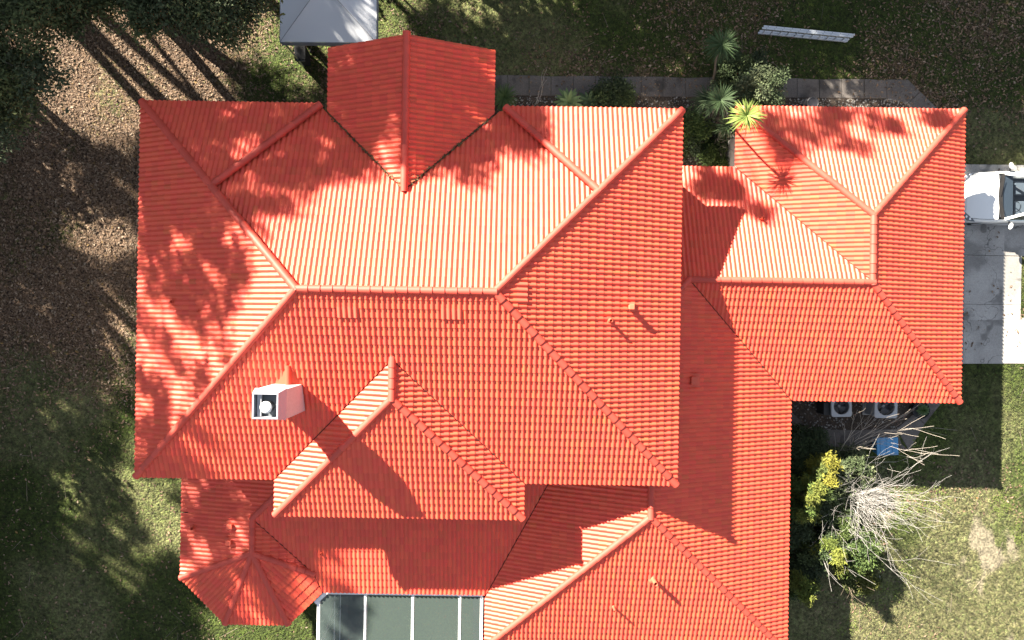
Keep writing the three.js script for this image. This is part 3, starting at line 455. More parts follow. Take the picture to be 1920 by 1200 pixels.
{ const [x, z] = at(1523, 194, 0.5); const t = thing('barrel', 'black round barrel on the bed beside the rear walk', 'barrel', x, 0, z); mesh('body', new THREE.LatheGeometry([[0.0, 0.01], [0.2, 0.01], [0.235, 0.2], [0.24, 0.42], [0.225, 0.55], [0.2, 0.56], [0, 0.54]].map(([a, b]) => new THREE.Vector2(a, b)), 28), std(0.014, 0.014, 0.018, 0.45), t); mesh('lid_ring', new THREE.TorusGeometry(0.19, 0.012, 6, 28).rotateX(Math.PI / 2).translate(0, 0.562, 0), std(0.03, 0.03, 0.035, 0.4), t); }
{ const [x, z] = at(1643, 1079, 0.05); const t = thing('bucket', 'small white bucket lying at the edge of the bushes', 'bucket', x, 0, z); mesh('body', new THREE.LatheGeometry([[0.07, 0], [0.09, 0.16], [0.075, 0.16], [0.06, 0.02], [0, 0.02]].map(([a, b]) => new THREE.Vector2(a, b)), 20), M.white, t); }

// ---------------------------------------------------------------- leaves and plants
function leafCard(len, wid, count, spread, seed) { // a spray of pointed leaves, each bent along its midrib
  const r = rngOf(seed), o = new Tris();
  for (let k = 0; k < count; k++) {
    const m = new THREE.Matrix4().makeRotationFromEuler(new THREE.Euler((r() - 0.5) * 2.4, r() * 6.28, (r() - 0.5) * 1.6)).setPosition((r() - 0.5) * spread, (r() - 0.5) * spread, (r() - 0.5) * spread), l = len * (0.7 + r() * 0.6), w = wid * (0.7 + r() * 0.6);
    const P = [V(0, 0, 0), V(l * 0.5, 0.12 * l, w), V(l, 0, 0), V(l * 0.5, 0.12 * l, -w), V(l * 0.5, 0.02 * l, 0)].map((v) => v.applyMatrix4(m));
    for (const [a, b, c] of [[0, 1, 4], [1, 2, 4], [2, 3, 4], [3, 0, 4]]) { const n = P[b].clone().sub(P[a]).cross(P[c].clone().sub(P[a])).normalize(); for (const i of [a, b, c]) { o.p.push(P[i].x, P[i].y, P[i].z); o.n.push(n.x, n.y, n.z); } }
  }
  return o.build();
}
const leafMat = (rough = 0.85) => phys(1, 1, 1, rough, { side: THREE.DoubleSide });
const LEAF = { oak: leafCard(0.11, 0.028, 9, 0.34, 3), far: leafCard(0.24, 0.065, 10, 0.7, 4), mid: leafCard(0.17, 0.05, 9, 0.4, 5), bush: leafCard(0.09, 0.022, 8, 0.2, 6), fern: leafCard(0.13, 0.017, 9, 0.16, 8) };
const LM = leafMat();
function foliage(parent, name, geo, centers, per, spreadOf, colors, rng, flat = 0.75) {
  const im = new THREE.InstancedMesh(geo, LM, centers.length * per), q = new THREE.Quaternion(), m = new THREE.Matrix4(); let i = 0;
  const gs = () => (rng() + rng() + rng() - 1.5) / 1.5;
  for (const c of centers) { const base = colors[Math.floor(rng() * colors.length)], R = spreadOf(c); for (let k = 0; k < per; k++) {
    q.setFromEuler(new THREE.Euler((rng() - 0.5) * 1.2, rng() * 6.28, (rng() - 0.5) * 1.2)); const s = 0.7 + rng() * 0.6; m.compose(V(c.x + gs() * R * 1.3, c.y + gs() * R * flat, c.z + gs() * R * 1.3), q, V(s, s, s)); im.setMatrixAt(i, m);
    const t = 0.7 + rng() * 0.6; im.setColorAt(i++, lin(base[0] * t, base[1] * t, base[2] * t)); } }
  im.name = name; im.userData.kind = 'stuff'; im.castShadow = im.receiveShadow = true; parent.add(im); return im;
}
const OAKC = [[0.052, 0.068, 0.02], [0.040, 0.056, 0.018], [0.072, 0.082, 0.022], [0.036, 0.05, 0.02]];
function oak(seed, label, x, z, o) { // o: h, crown: [[dx, y, dz, r, number of clumps]...], stems
  const rng = rngOf(seed), t = thing('oak_tree', label, 'tree', x, 0, z, 0, o.group), wood = new Tris(), centers = [];
  for (const [dx, y, dz, r, n, flat = 0.7] of o.crown) for (let k = 0; k < n; k++) { let v; do v = V(rng() * 2 - 1, rng() * 2 - 1, rng() * 2 - 1); while (v.length() > 1); v.multiplyScalar(0.6 + 0.4 * Math.cbrt(rng())); centers.push(V(dx + v.x * r, y + v.y * r * flat, dz + v.z * r)); }
  const forks = [];
  for (const [dx, dy, dz, r] of o.stems) { // a stem rises to its fork, then limbs reach for the clumps
    let p = V(0, -0.1, 0), e = V(dx, dy, dz), prev = p, rad = r; const n = 7, bend = V((rng() - 0.5) * 1.2, 0, (rng() - 0.5) * 1.2);
    for (let i = 1; i <= n; i++) { const q = p.clone().lerp(e, i / n).addScaledVector(bend, Math.sin(Math.PI * i / n) * 0.5), r1 = r * (1 - 0.55 * i / n); prism(prev, q, rad * (i === 1 ? 1.35 : 1), r1, 9, wood); prev = q; rad = r1; if (i > 3) forks.push([q, r1]); }
  }
  for (const c of centers) { let best = forks[0]; for (const f of forks) if (f[0].distanceTo(c) + Math.max(0, f[0].y - c.y) * 1.5 < best[0].distanceTo(c) + Math.max(0, best[0].y - c.y) * 1.5) best = f; const n = 4, mid = best[0].clone().lerp(c, 0.5).add(V((rng() - 0.5) * 0.8, 0.3, (rng() - 0.5) * 0.8)); let prev = best[0], rad = Math.min(best[1] * 0.5, 0.09); for (let i = 1; i <= n; i++) { const s = i / n, q = best[0].clone().multiplyScalar((1 - s) * (1 - s)).addScaledVector(mid, 2 * s * (1 - s)).addScaledVector(c, s * s); prism(prev, q, rad, rad * 0.68, 5, wood); prev = q; rad *= 0.68; } }
  mesh('trunk', wood.build(), M.bark, t);
  foliage(t, 'crown', o.near ? LEAF.oak : o.fine ? LEAF.mid : LEAF.far, centers, o.per, () => o.clump, o.colors ?? OAKC, rng);
  return t;
}
// near oaks whose boughs hang into the picture's corner, then the taller ones that shade house and lawn
oak(101, 'dark live oak with several leaning stems, boughs over the leafy corner lawn', -12.7, -10.9, { near: true, per: 150, clump: 0.7, stems: [[-1.5, 6, -0.6, 0.2], [1.5, 5.6, -0.4, 0.22], [0.3, 7, -2, 0.24], [3.0, 5.6, 0.6, 0.16], [0.6, 6.2, 1.0, 0.15], [2.2, 5.8, 1.2, 0.14]], crown: [[4.4, 6.5, 2.2, 1.0, 14], [5.2, 6.4, 2.0, 0.7, 6], [3.2, 6.5, 1.6, 1.2, 17], [1.0, 6.7, 1.7, 1.3, 15]] });
oak(102, 'dark live oak on the far left with thin outer boughs over the litter', -19.6, -9.9, { near: true, per: 110, clump: 0.8, stems: [[2.5, 7, 0.6, 0.15], [-1, 7, -1, 0.2]], crown: [[6.4, 6.7, 2.7, 1.5, 11], [5.6, 6.5, 4.6, 1.1, 3], [4.4, 7.4, 1.2, 1.8, 12]] });
const farGroup = 'tall oaks beyond the picture edge';
const far = (seed, x, z, h, r, n, more = {}) => oak(seed, 'tall oak beyond the picture edge that throws dappled shade', x, z, { per: 70, clump: 1.05, stems: [[0.6, h * 0.62, -0.4, 0.22], [-0.9, h * 0.6, 0.5, 0.2]], crown: [[0, h * 0.78, 0, r, n, 0.62]], group: farGroup, ...more });
const SH = 1 / Math.tan(SUN_EL) * C45;
// a tall tree whose clumps stand where the sun passes them on its way to the given places: [pixel x, pixel y, height there, spread, clumps]
const shading = (seed, H, list, more = {}) => { const rng = rngOf(seed * 3), c = list.map(([px, py, ht, r, n]) => { const [x, z] = at(px, py, ht), h = H + (rng() - 0.5) * 2; return [x - SH * (h - ht), h, z - SH * (h - ht), r * 1.15, n, 0.8]; }); const bx = c.reduce((a, v) => a + v[0], 0) / c.length, bz = c.reduce((a, v) => a + v[2], 0) / c.length; return far(seed, bx, bz, H, 0, 0, { clump: 0.27, per: 15, fine: true, stems: [[0.4, H * 0.7, -0.3, 0.3], [-0.6, H * 0.65, 0.4, 0.26]], crown: c.map((v) => [v[0] - bx, v[1], v[2] - bz, ...v.slice(3)]), ...more }); };
shading(301, 18, [[320, 255, 6.3, 2.31, 62], [420, 250, 6.3, 1.96, 43], [330, 370, 6.4, 1.96, 31], [345, 470, 6.6, 1.85, 23], [300, 560, 6.3, 1.73, 18], [400, 560, 6.8, 1.39, 11], [430, 470, 7, 1.16, 8], [490, 385, 6.9, 0.92, 8], [540, 270, 6.4, 1.73, 31]]);
shading(302, 17, [[640, 250, 6.2, 1.4, 23], [680, 150, 6.3, 1.7, 42], [850, 150, 6.3, 1.8, 44], [760, 110, 6.3, 1.4, 23], [860, 285, 6.4, 1.0, 15], [1000, 235, 6.2, 0.8, 8], [780, 250, 6.6, 1.2, 15]]);
shading(303, 17, [[300, 740, 6.3, 1.1, 10], [290, 850, 6.0, 1.0, 8], [400, 690, 6.8, 0.8, 4], [380, 930, 3.4, 1.3, 15], [450, 1000, 3.5, 1.2, 11], [380, 1070, 3.3, 1.0, 8], [420, 1130, 3.3, 1.1, 11], [520, 1120, 3.3, 1.2, 11], [580, 1090, 3.3, 1.2, 11], [350, 860, 6.0, 0.8, 4]]);
shading(304, 17, [[1475, 240, 3.6, 0.9, 11], [1570, 235, 3.5, 0.9, 10], [1655, 225, 3.4, 0.5, 4], [1750, 222, 3.4, 0.5, 4], [1372, 350, 3.6, 1.0, 8], [1340, 325, 3.6, 0.6, 8]]);
shading(305, 17, [[60, 120, 6.5, 1.6, 10], [90, 250, 6.5, 1.3, 14], [250, 50, 6.5, 1.5, 14], [420, 45, 6.5, 1.3, 10], [170, 90, 6.5, 1.2, 10]]);
shading(306, 17, [[1340, 180, 3, 0.8, 8], [1350, 88, 3.4, 0.7, 6], [1368, 275, 1.6, 0.5, 7], [1320, 250, 1.5, 0.7, 6]]);
{ // loose crowns over the side lawn, with the gaps that the flecks of sun come through
  const gaps = [[70, 290], [220, 190], [150, 370], [300, 160], [380, 120], [215, 400], [35, 1050], [120, 900], [220, 930], [235, 500], [110, 480], [200, 620], [90, 660], [130, 1020], [270, 1030], [235, 850], [150, 760], [230, 700], [60, 560], [180, 560], [320, 110], [420, 130]], rng = rngOf(5150); let seed = 320;
  for (const [y0, y1] of [[330, 540], [540, 760], [760, 980], [980, 1230]]) { const l = []; for (let y = y0; y < y1; y += 62) for (let x = -60; x < 340; x += 62) { const px = x + (rng() - 0.5) * 46, py = y + (rng() - 0.5) * 46; if (gaps.some(([a, b]) => Math.hypot(px - a, py - b) < 46) || rng() < (py < 620 ? 0.4 : 0.2)) continue; l.push([px, py, 0, 0.95, 8 + Math.floor(rng() * 9)]); } shading(seed++, 15 + rng() * 3, l); }
}
far(201, -21, -19, 16, 3.6, 26); 
far(205, -13.5, -20, 15, 3.8, 24); far(206, -6.5, -21, 13, 3.6, 17); far(207, 0.5, -22.5, 13, 3.8, 17); far(208, 7, -23.5, 12, 3.8, 18); far(212, 6.8, -18.6, 11, 3.3, 19); far(213, 12.5, -21.5, 10, 3.0, 16); far(215, -6.5, -16.5, 9, 2.4, 14); far(216, 1.5, -17.5, 9, 2.2, 12);

const hedge = (seed, label, x, z, list) => { const rng = rngOf(seed), t = thing('hedge', label, 'hedge', x, 0, z), w = new Tris(), c = []; for (const [dx, dz, h, n] of list) { prism(V(dx, 0, dz), V(dx, h * 0.7, dz), 0.08, 0.04, 6, w); for (let k = 0; k < n; k++) c.push(V(dx + (rng() - 0.5) * 2.6, 0.4 + rng() * h, dz + (rng() - 0.5) * 2.6)); } mesh('stem', w.build(), M.bark, t); foliage(t, 'leaves', LEAF.far, c, 30, () => 0.6, OAKC, rng, 0.9); };
hedge(401, 'dense dark growth beyond the left edge of the lawn', -23, 0, Array.from({ length: 11 }, (_, i) => [-0.8 + (i % 2) * 1.6, -13 + i * 2.5, 5.2, 16]));
hedge(402, 'dense dark growth beyond the rear lawn', 0, -16.4, Array.from({ length: 15 }, (_, i) => [-17 + i * 2.5, (i % 2) * 1.4 - 0.7, 3.2, 11]));
function bush(label, px, py, h, r, n, per, colors, geo, o = {}) {
  const [x, z] = at(px, py, h * 0.7), rng = rngOf(Math.round(px * 13 + py)), t = thing(o.name ?? 'shrub', label, o.category ?? 'shrub', x, 0, z), centers = [], wood = new Tris();
  for (let k = 0; k < n; k++) { const a = rng() * 6.28, q = Math.sqrt(rng()) * r, y = h * (0.35 + 0.6 * rng()) * (1 - 0.35 * (q / r) ** 2); centers.push(V(Math.cos(a) * q, y, Math.sin(a) * q)); }
  for (const c of centers) prism(V(c.x * 0.15, 0, c.z * 0.15), c, 0.018, 0.006, 4, wood);
  mesh('stem', wood.build(), o.wood ?? M.wood, t); foliage(t, 'leaves', geo, centers, per, () => o.clump ?? 0.24, colors, rng, 0.8); return t;
}
const YG = [[0.095, 0.125, 0.018], [0.065, 0.10, 0.018], [0.115, 0.13, 0.02]], DG = [[0.030, 0.05, 0.014], [0.045, 0.065, 0.018], [0.025, 0.04, 0.014]], GG = [[0.10, 0.125, 0.06], [0.13, 0.15, 0.075], [0.06, 0.085, 0.035]], MG = [[0.06, 0.095, 0.02], [0.04, 0.07, 0.018]];
bush('dark green shrub in the shaded corner between wing and walk', 1515, 848, 1.3, 0.75, 40, 46, DG, LEAF.bush);
bush('pale green feathery shrub under the white bare branches', 1590, 890, 1.7, 0.85, 30, 40, GG, LEAF.fern);
bush('yellow-green shrub closest to the wing eave, above the others', 1522, 945, 3.2, 0.72, 40, 24, YG, LEAF.fern, { clump: 0.17 });
bush('dark green leafy shrub in the middle of the bushes beside the wing', 1545, 1000, 2.1, 1.3, 70, 46, DG, LEAF.bush);
bush('pale yellow-green sprays rising beside the tall bare stems', 1556, 885, 2.6, 0.42, 16, 40, [[0.15, 0.16, 0.03], [0.10, 0.13, 0.03], [0.18, 0.17, 0.02]], LEAF.fern);
bush('fresh green sprays at the outer edge of the bushes above the white bucket', 1642, 1045, 2.0, 0.3, 10, 36, [[0.12, 0.14, 0.018], [0.07, 0.10, 0.02]], LEAF.fern);
bush('bright yellow tuft of leaves among the dark bushes', 1553, 1037, 3.0, 0.36, 16, 22, [[0.13, 0.145, 0.02], [0.09, 0.12, 0.018]], LEAF.fern, { clump: 0.15 });
bush('mid green shrub at the outer side of the bushes, near the bare stems', 1612, 1030, 2.0, 0.62, 26, 44, MG, LEAF.bush);
bush('olive shrub at the lower outer edge of the bushes, by the white bucket', 1620, 1085, 1.0, 0.55, 22, 40, [[0.10, 0.11, 0.018], [0.06, 0.075, 0.018]], LEAF.fern);
bush('dark low shrub against the wing eave at the bottom of the bushes', 1500, 1085, 1.1, 0.7, 34, 44, DG, LEAF.bush);
bush('yellow-green shrub at the lowest end of the bushes', 1520, 1112, 2.7, 0.45, 22, 24, YG, LEAF.fern, { clump: 0.16 });
bush('grey-green sunlit shrub overhanging the garage roof edge', 1438, 168, 3.6, 0.78, 34, 50, GG, LEAF.bush, { clump: 0.2 });
bush('dark green shrub between the walk and the grey-green shrub', 1402, 138, 1.6, 0.85, 34, 46, DG, LEAF.bush);
bush('small dark shrub overhanging the rear walk next to the cycads', 1150, 178, 0.9, 0.6, 22, 40, DG, LEAF.bush);
bush('sparse dark shrub in the gap between house and garage wing', 1325, 262, 1.3, 0.7, 16, 30, DG, LEAF.bush);

bush('yellow-green sprays between the brown bare shrub and the outer lawn', 1598, 1068, 2.2, 0.34, 12, 24, YG, LEAF.fern, { clump: 0.16 });
bush('loose olive sprays half hidden under the tall bare stems', 1592, 985, 2.4, 0.45, 14, 24, [[0.09, 0.12, 0.025], [0.06, 0.09, 0.02]], LEAF.fern, { clump: 0.17 });
bush('mid green leafy shrub in the gap, closest to the main eave corner', 1306, 232, 1.8, 0.55, 18, 34, MG, LEAF.bush);
bush('mid green fern-like shrub at the bottom of the gap beside the link roof', 1338, 290, 1.2, 0.5, 16, 30, MG, LEAF.fern);
function twigs(label, px, py, o) { const [x, z] = at(px, py, 0), rng = rngOf(o.seed), t = thing(o.name, label, 'shrub', x, 0, z), n = o.stems.length; o.stems.forEach(([dx, dy, dz, len, rad]) => { const w = new Tris(); branch(w, rng, V((rng() - 0.5) * 0.3, 0, (rng() - 0.5) * 0.3), V(dx, dy, dz), len, rad, o.depth, { step: 0.22, wander: 0.22, lift: 0.02, fork: 0.5, open: 1.0, thin: 0.0035, from: 1, ...o.b }); mesh('stem', w.build(), o.mat ?? M.twig, t); }); return t; }
{ const r = rngOf(77), stems = []; for (let k = 0; k < 18; k++) stems.push([(r() - 0.36) * 0.95, 1, (r() - 0.46) * 0.85, 1.45 + r() * 1.0, 0.009 + r() * 0.006]);
  twigs('tall bare shrub of many pale stems fanning over the sunny lawn', 1575, 925, { name: 'bare_shrub', seed: 31, stems, depth: 3, b: { fork: 0.55, thin: 0.0028, wander: 0.34, open: 1.2 } }); }
twigs('bare branching shrub reaching across the walk toward the air conditioners', 1560, 868, { name: 'bare_shrub', seed: 33, depth: 2, b: { lift: 0.0 }, mat: std(0.5, 0.44, 0.38, 0.9), stems: [[0.25, 0.6, -0.75, 2.2, 0.014], [0.4, 0.65, -0.75, 2.3, 0.014], [0.05, 0.75, -0.6, 2.0, 0.013], [0.5, 0.6, -0.7, 2.1, 0.013], [0.65, 0.6, -0.5, 2.0, 0.013], [0.2, 0.65, -0.9, 1.7, 0.015]] });
twigs('bare pale branches stretching over the blue tub', 1612, 862, { name: 'bare_shrub', seed: 35, depth: 2, b: { fork: 0.5, lift: 0.0 }, mat: std(0.5, 0.46, 0.41, 0.9), stems: [[0.75, 0.6, -0.35, 1.4, 0.012], [0.85, 0.55, -0.05, 1.2, 0.011]] });
twigs('small bare grey shrub against the wing eave among dark bushes', 1510, 985, { name: 'bare_shrub', seed: 37, depth: 2, stems: [[0.05, 1, 0.1, 1.8, 0.018], [0.2, 1, -0.1, 1.7, 0.018], [-0.15, 1, 0.15, 1.5, 0.015]] });
twigs('brown bare shrub in the lower middle of the bushes', 1575, 1070, { name: 'bare_shrub', seed: 39, depth: 2, mat: std(0.22, 0.17, 0.13, 0.9), stems: [[0.3, 0.8, 0.1, 1.2, 0.014], [-0.2, 0.9, 0.2, 1.1, 0.014], [0.1, 0.8, -0.2, 1.1, 0.014], [0.4, 0.7, 0.4, 1.0, 0.012]] });
twigs('thin bare branches leaning over the rear walk', 1000, 198, { name: 'bare_shrub', seed: 43, depth: 1, b: { fork: 0.3, open: 0.5 }, stems: [[0.12, 1, -0.02, 2.0, 0.014], [0.3, 1, -0.05, 1.7, 0.012], [-0.1, 1, 0.02, 1.2, 0.01]] });
twigs('tangle of dark bare stems in the gap beside the garage wall', 1335, 270, { name: 'bare_shrub', seed: 45, depth: 2, mat: M.bark, stems: [[0.1, 1, 0, 1.8, 0.02], [-0.2, 1, 0.1, 1.6, 0.018], [0.2, 1, -0.2, 1.7, 0.018]] });

// sword-leaved plants: rosettes on slender trunks
function rosette(o, rng, c, n, len, wid, droop, tilt0 = 0.0) {
  for (let k = 0; k < n; k++) {
    const az = k * 2.39996 + rng() * 0.3, el = tilt0 + 1.15 * Math.pow(1 - k / n, 1.6) - 0.1 + (rng() - 0.5) * 0.2, d = V(Math.cos(az) * Math.cos(el), Math.sin(el), Math.sin(az) * Math.cos(el)), side = V(-Math.sin(az), 0, Math.cos(az)), L = len * (0.75 + rng() * 0.4), S = 4; let prev = null;
    for (let i = 0; i <= S; i++) { const s = i / S, p = c.clone().addScaledVector(d, L * s); p.y -= droop * L * s * s; const w = wid * (i === S ? 0.02 : Math.sin(Math.PI * (0.18 + 0.72 * s))), up = V(0, 0.18 * w, 0), a = p.clone().addScaledVector(side, w).add(up), b = p.clone().addScaledVector(side, -w).add(up);
      if (prev) { const [pa, pb, pp] = prev; for (const [q0, q1, q2, q3] of [[pa, pp, p, a], [pp, pb, b, p]]) { const nn = upward(q0, q1, q2); tri(o, q0, q1, q2, nn); tri(o, q0, q2, q3, nn); } }
      prev = [a, b, p]; }
  }
}
function yucca(label, px, py, h, len, n, col, basePx, seed, wid = 0.014) {
  const rng = rngOf(seed), [x, z] = at(px, py, h), [bx, bz] = basePx ? at(basePx[0], basePx[1], 0) : [x - 0.1, z]; const t = thing('yucca', label, 'yucca', bx, 0, bz), trunk = new Tris(); let prev = V(0, 0, 0), top = V(x - bx, h, z - bz);
  for (let i = 1; i <= 6; i++) { const q = V(0, 0, 0).lerp(top, i / 6).add(V(Math.sin(i * 1.1) * 0.05 * (i < 6), 0, Math.cos(i) * 0.05 * (i < 6))); prism(prev, q, 0.055 - i * 0.004, 0.051 - i * 0.004, 8, trunk); prev = q; }
  mesh('trunk', trunk.build(), std(0.16, 0.135, 0.11, 0.95), t); const o = new Tris(); rosette(o, rng, top, n, len, wid, 0.25, -0.1); mesh('leaves', o.build(), phys(...col, 0.75, { side: THREE.DoubleSide }), t); return t;
}
yucca('tallest spiky yucca on a thin trunk over the open lawn edge', 1353, 84, 3.6, 0.62, 130, [0.035, 0.068, 0.018], [1332, 158], 1);
yucca('dark spiky yucca over the walk, the left of the close pair', 1325, 186, 2.9, 0.55, 120, [0.028, 0.052, 0.016], [1316, 215], 2);
yucca('larger dark spiky yucca over the walk, the right of the close pair', 1350, 188, 3.4, 0.62, 140, [0.03, 0.058, 0.017], [1330, 225], 3);
yucca('bright yellow-green sunlit yucca standing over the garage roof corner', 1400, 217, 5.05, 0.58, 120, [0.17, 0.23, 0.045], [1340, 262], 4);
yucca('small dark yucca below the bright one beside the garage wall', 1363, 237, 3.0, 0.42, 90, [0.04, 0.07, 0.02], [1340, 262], 5);
function cycad(name, label, px, py, n, len, wid, col, y, seed) { const rng = rngOf(seed), [x, z] = at(px, py, y), t = thing(name, label, 'plant', x, 0, z), o = new Tris(); mesh('trunk', cyl(0.09, 0.07, y, 10, 0, y / 2, 0), M.bark, t); rosette(o, rng, V(0, y, 0), n, len, wid, 0.35, 0.0); mesh('leaves', o.build(), phys(...col, 0.75, { side: THREE.DoubleSide }), t); }
cycad('grass_plant', 'dark tufted grassy plant beside the gable eave', 945, 183, 110, 0.62, 0.014, [0.06, 0.10, 0.025], 0.5, 21);
cycad('agave', 'pale broad-leaved plant at the main eave, left of two', 1066, 192, 26, 0.62, 0.06, [0.15, 0.21, 0.08], 0.6, 22);
cycad('agave', 'darker broad-leaved plant at the main eave, right of two', 1104, 190, 24, 0.55, 0.055, [0.05, 0.085, 0.035], 0.35, 23);
{ const [x, z] = at(1727, 769, 0.4), t = thing('potted_plant', 'green leafy plant in a round black pot on the walk', 'potted plant', x, 0, z), rng = rngOf(24), o = new Tris(); mesh('pot', new THREE.LatheGeometry([[0, 0], [0.2, 0], [0.3, 0.36], [0.32, 0.42], [0.29, 0.42], [0.27, 0.34], [0, 0.34]].map(([a, b]) => new THREE.Vector2(a, b)), 28), std(0.016, 0.016, 0.018, 0.5), t); rosette(o, rng, V(0.08, 0.4, 0), 70, 0.26, 0.02, 0.3, 0.2); mesh('leaves', o.build(), phys(0.06, 0.11, 0.03, 0.5, { side: THREE.DoubleSide }), t); }

// ---------------------------------------------------------------- the car
{
  const [cx, cz] = [at(1805, 0, 0.75)[0], at(0, 369, 0.8)[1]]; const t = thing('car', 'white sedan parked nose to the garage on the driveway', 'car', cx, 0.04, cz, -0.012); t.scale.x = 0.85;
  const paint = phys(0.80, 0.81, 0.82, 0.3, { clearcoat: 1, clearcoatRoughness: 0.04 }), black = std(0.012, 0.012, 0.014, 0.4), glass = phys(0.72, 0.82, 0.90, 0.02, { transmission: 1, thickness: 0, ior: 1.5 });
  const st = [[0, 0.60, 0.60], [0.03, 0.68, 0.68], [0.12, 0.77, 0.74], [0.3, 0.845, 0.80], [0.6, 0.885, 0.86], [1.0, 0.905, 0.91], [1.32, 0.91, 0.94], [1.5, 0.91, 0.955], [2.2, 0.92, 0.97], [3.2, 0.92, 0.985], [3.85, 0.91, 1.0], [4.3, 0.87, 0.98], [4.52, 0.80, 0.92], [4.6, 0.70, 0.75]];
  const prof = (hw, top) => [[hw * 0.96, 0.2], [hw, 0.42], [hw, top - 0.17], [hw * 0.975, top - 0.08], [hw * 0.90, top - 0.028], [hw * 0.72, top], [hw * 0.4, top + 0.022], [0, top + 0.03]];
  const ring = (s) => { const h = prof(s[1], s[2]); return [...h.map(([z, y]) => V(s[0], y, z)), ...h.slice(0, -1).reverse().map(([z, y]) => V(s[0], y, -z))]; };
  const grid = (rows, keep) => { const p = [], idx = [], w = rows[0].length; rows.forEach((r) => r.forEach((v) => p.push(v.x, v.y, v.z))); for (let i = 0; i + 1 < rows.length; i++) for (let j = 0; j + 1 < w; j++) if (keep(i, j)) { const a = i * w + j; idx.push(a, a + 1, a + w, a + 1, a + w + 1, a + w); } const g = new THREE.BufferGeometry(); g.setAttribute('position', new THREE.Float32BufferAttribute(p, 3)); g.setIndex(idx); g.computeVertexNormals(); return g; };
  const rows = st.map(ring), w = rows[0].length, cabin = (i, j) => st[i][0] >= 1.3 && st[i + 1][0] <= 3.9 && j >= 4 && j <= w - 6, hoodZone = (i, j) => st[i][0] >= 0.1 && st[i + 1][0] <= 1.33 && j >= 4 && j <= w - 6;
  mesh('body', grid(rows, (i, j) => !cabin(i, j) && !hoodZone(i, j)), paint, t);
  mesh('hood', grid(rows.map((r) => r.map((v) => v.clone().add(V(0, 0.006, 0)))), hoodZone), paint, t);
  for (const s of [-1, 1]) mesh('hood_seam', join(rows.slice(2, 6).map((r, i) => { const k = (q) => { const v = q[s < 0 ? w - 5 : 4]; return v.clone().add(V(0, 0.010, -s * 0.004)); }; return bar(k(r), k(rows[i + 3]), 0.014, 0.006); })), black, t);
  const nose = new THREE.Shape([[-0.6, 0.2], [0.6, 0.2], [0.62, 0.45], [0.58, 0.6], [0, 0.63], [-0.58, 0.6], [-0.62, 0.45]].map(([a, b]) => new THREE.Vector2(a, b))); mesh('bumper', new THREE.ExtrudeGeometry(nose, { depth: 0.05, bevelEnabled: true, bevelSize: 0.03, bevelThickness: 0.03, bevelSegments: 2 }).rotateY(-Math.PI / 2).translate(0.045, 0, 0), paint, t);
  mesh('grille', new RoundedBoxGeometry(0.09, 0.16, 0.92, 2, 0.03).translate(0.015, 0.655, 0), black, t); mesh('badge', new THREE.TorusGeometry(0.05, 0.012, 6, 20).rotateY(Math.PI / 2).rotateZ(-0.5).translate(-0.02, 0.72, 0.0), M.metal, t);
  for (const s of [-1, 1]) {
    const hl = new THREE.Shape([[0.02, 0.54], [0.0, 0.66], [0.16, 0.83], [0.42, 0.87], [0.36, 0.80], [0.16, 0.62]].map(([a, b]) => new THREE.Vector2(a, -b * s)));
    const h = mesh('headlight', new THREE.ExtrudeGeometry(hl, { depth: 0.03, bevelEnabled: true, bevelSize: 0.01, bevelThickness: 0.012, bevelSegments: 2 }).rotateX(-Math.PI / 2).rotateZ(0.16).translate(0.03, 0.695, 0), phys(0.09, 0.10, 0.12, 0.08, { clearcoat: 1 }), t);
    for (const k of [0, 1]) mesh('bulb', new THREE.SphereGeometry(0.05, 14, 8).scale(1, 0.5, 1).translate(0.13 + k * 0.13, 0.755 + k * 0.02, s * (0.7 + k * 0.08)), std(0.75, 0.77, 0.8, 0.15, { metalness: 0.8 }), h);
    const mir = new THREE.Group(); mir.name = 'mirror'; t.add(mir); mesh('mirror_shell', new THREE.SphereGeometry(0.12, 18, 12).scale(0.62, 0.62, 1.05).rotateY(s * -0.35).translate(1.78, 1.0, s * 1.06), paint, mir); mesh('mirror_arm', bar(V(1.72, 0.96, s * 0.88), V(1.77, 0.98, s * 1.0), 0.06, 0.03), black, mir);
  }
  // cowl, windscreen, pillars, roof, side and rear glass
  const arc = (x0, bow, y, hw, n = 12) => Array.from({ length: n + 1 }, (_, i) => { const u = i / n * 2 - 1; return V(x0 + bow * u * u, y - 0.05 * u * u, u * hw); });
  mesh('cowl', grid([arc(1.27, 0.17, 0.985, 0.80), arc(1.40, 0.15, 0.975, 0.79), arc(1.46, 0.14, 0.985, 0.785)], () => true), std(0.009, 0.008, 0.009, 0.95, { side: THREE.DoubleSide }), t);
  for (const s of [-1, 1]) mesh('wiper', bar(V(1.37, 1.0, s * 0.1 + 0.1), V(1.50, 1.03, s * 0.1 + 0.62 * (s > 0 ? 1 : -1) * 0.8), 0.015, 0.015), black, t);
  mesh('windscreen', grid([arc(1.44, 0.14, 0.985, 0.76), arc(1.8, 0.12, 1.2, 0.70), arc(2.14, 0.08, 1.375, 0.60)], () => true), glass, t);
  mesh('roof', grid([arc(2.13, 0.08, 1.385, 0.62), arc(2.35, 0.03, 1.43, 0.615), arc(2.9, 0, 1.45, 0.61), arc(3.3, -0.03, 1.42, 0.60), arc(3.45, -0.06, 1.37, 0.585)], () => true), paint, t);
  mesh('rear_window', grid([arc(3.44, -0.06, 1.365, 0.58), arc(3.7, -0.07, 1.2, 0.66), arc(3.92, -0.08, 1.03, 0.72)], () => true), glass, t);
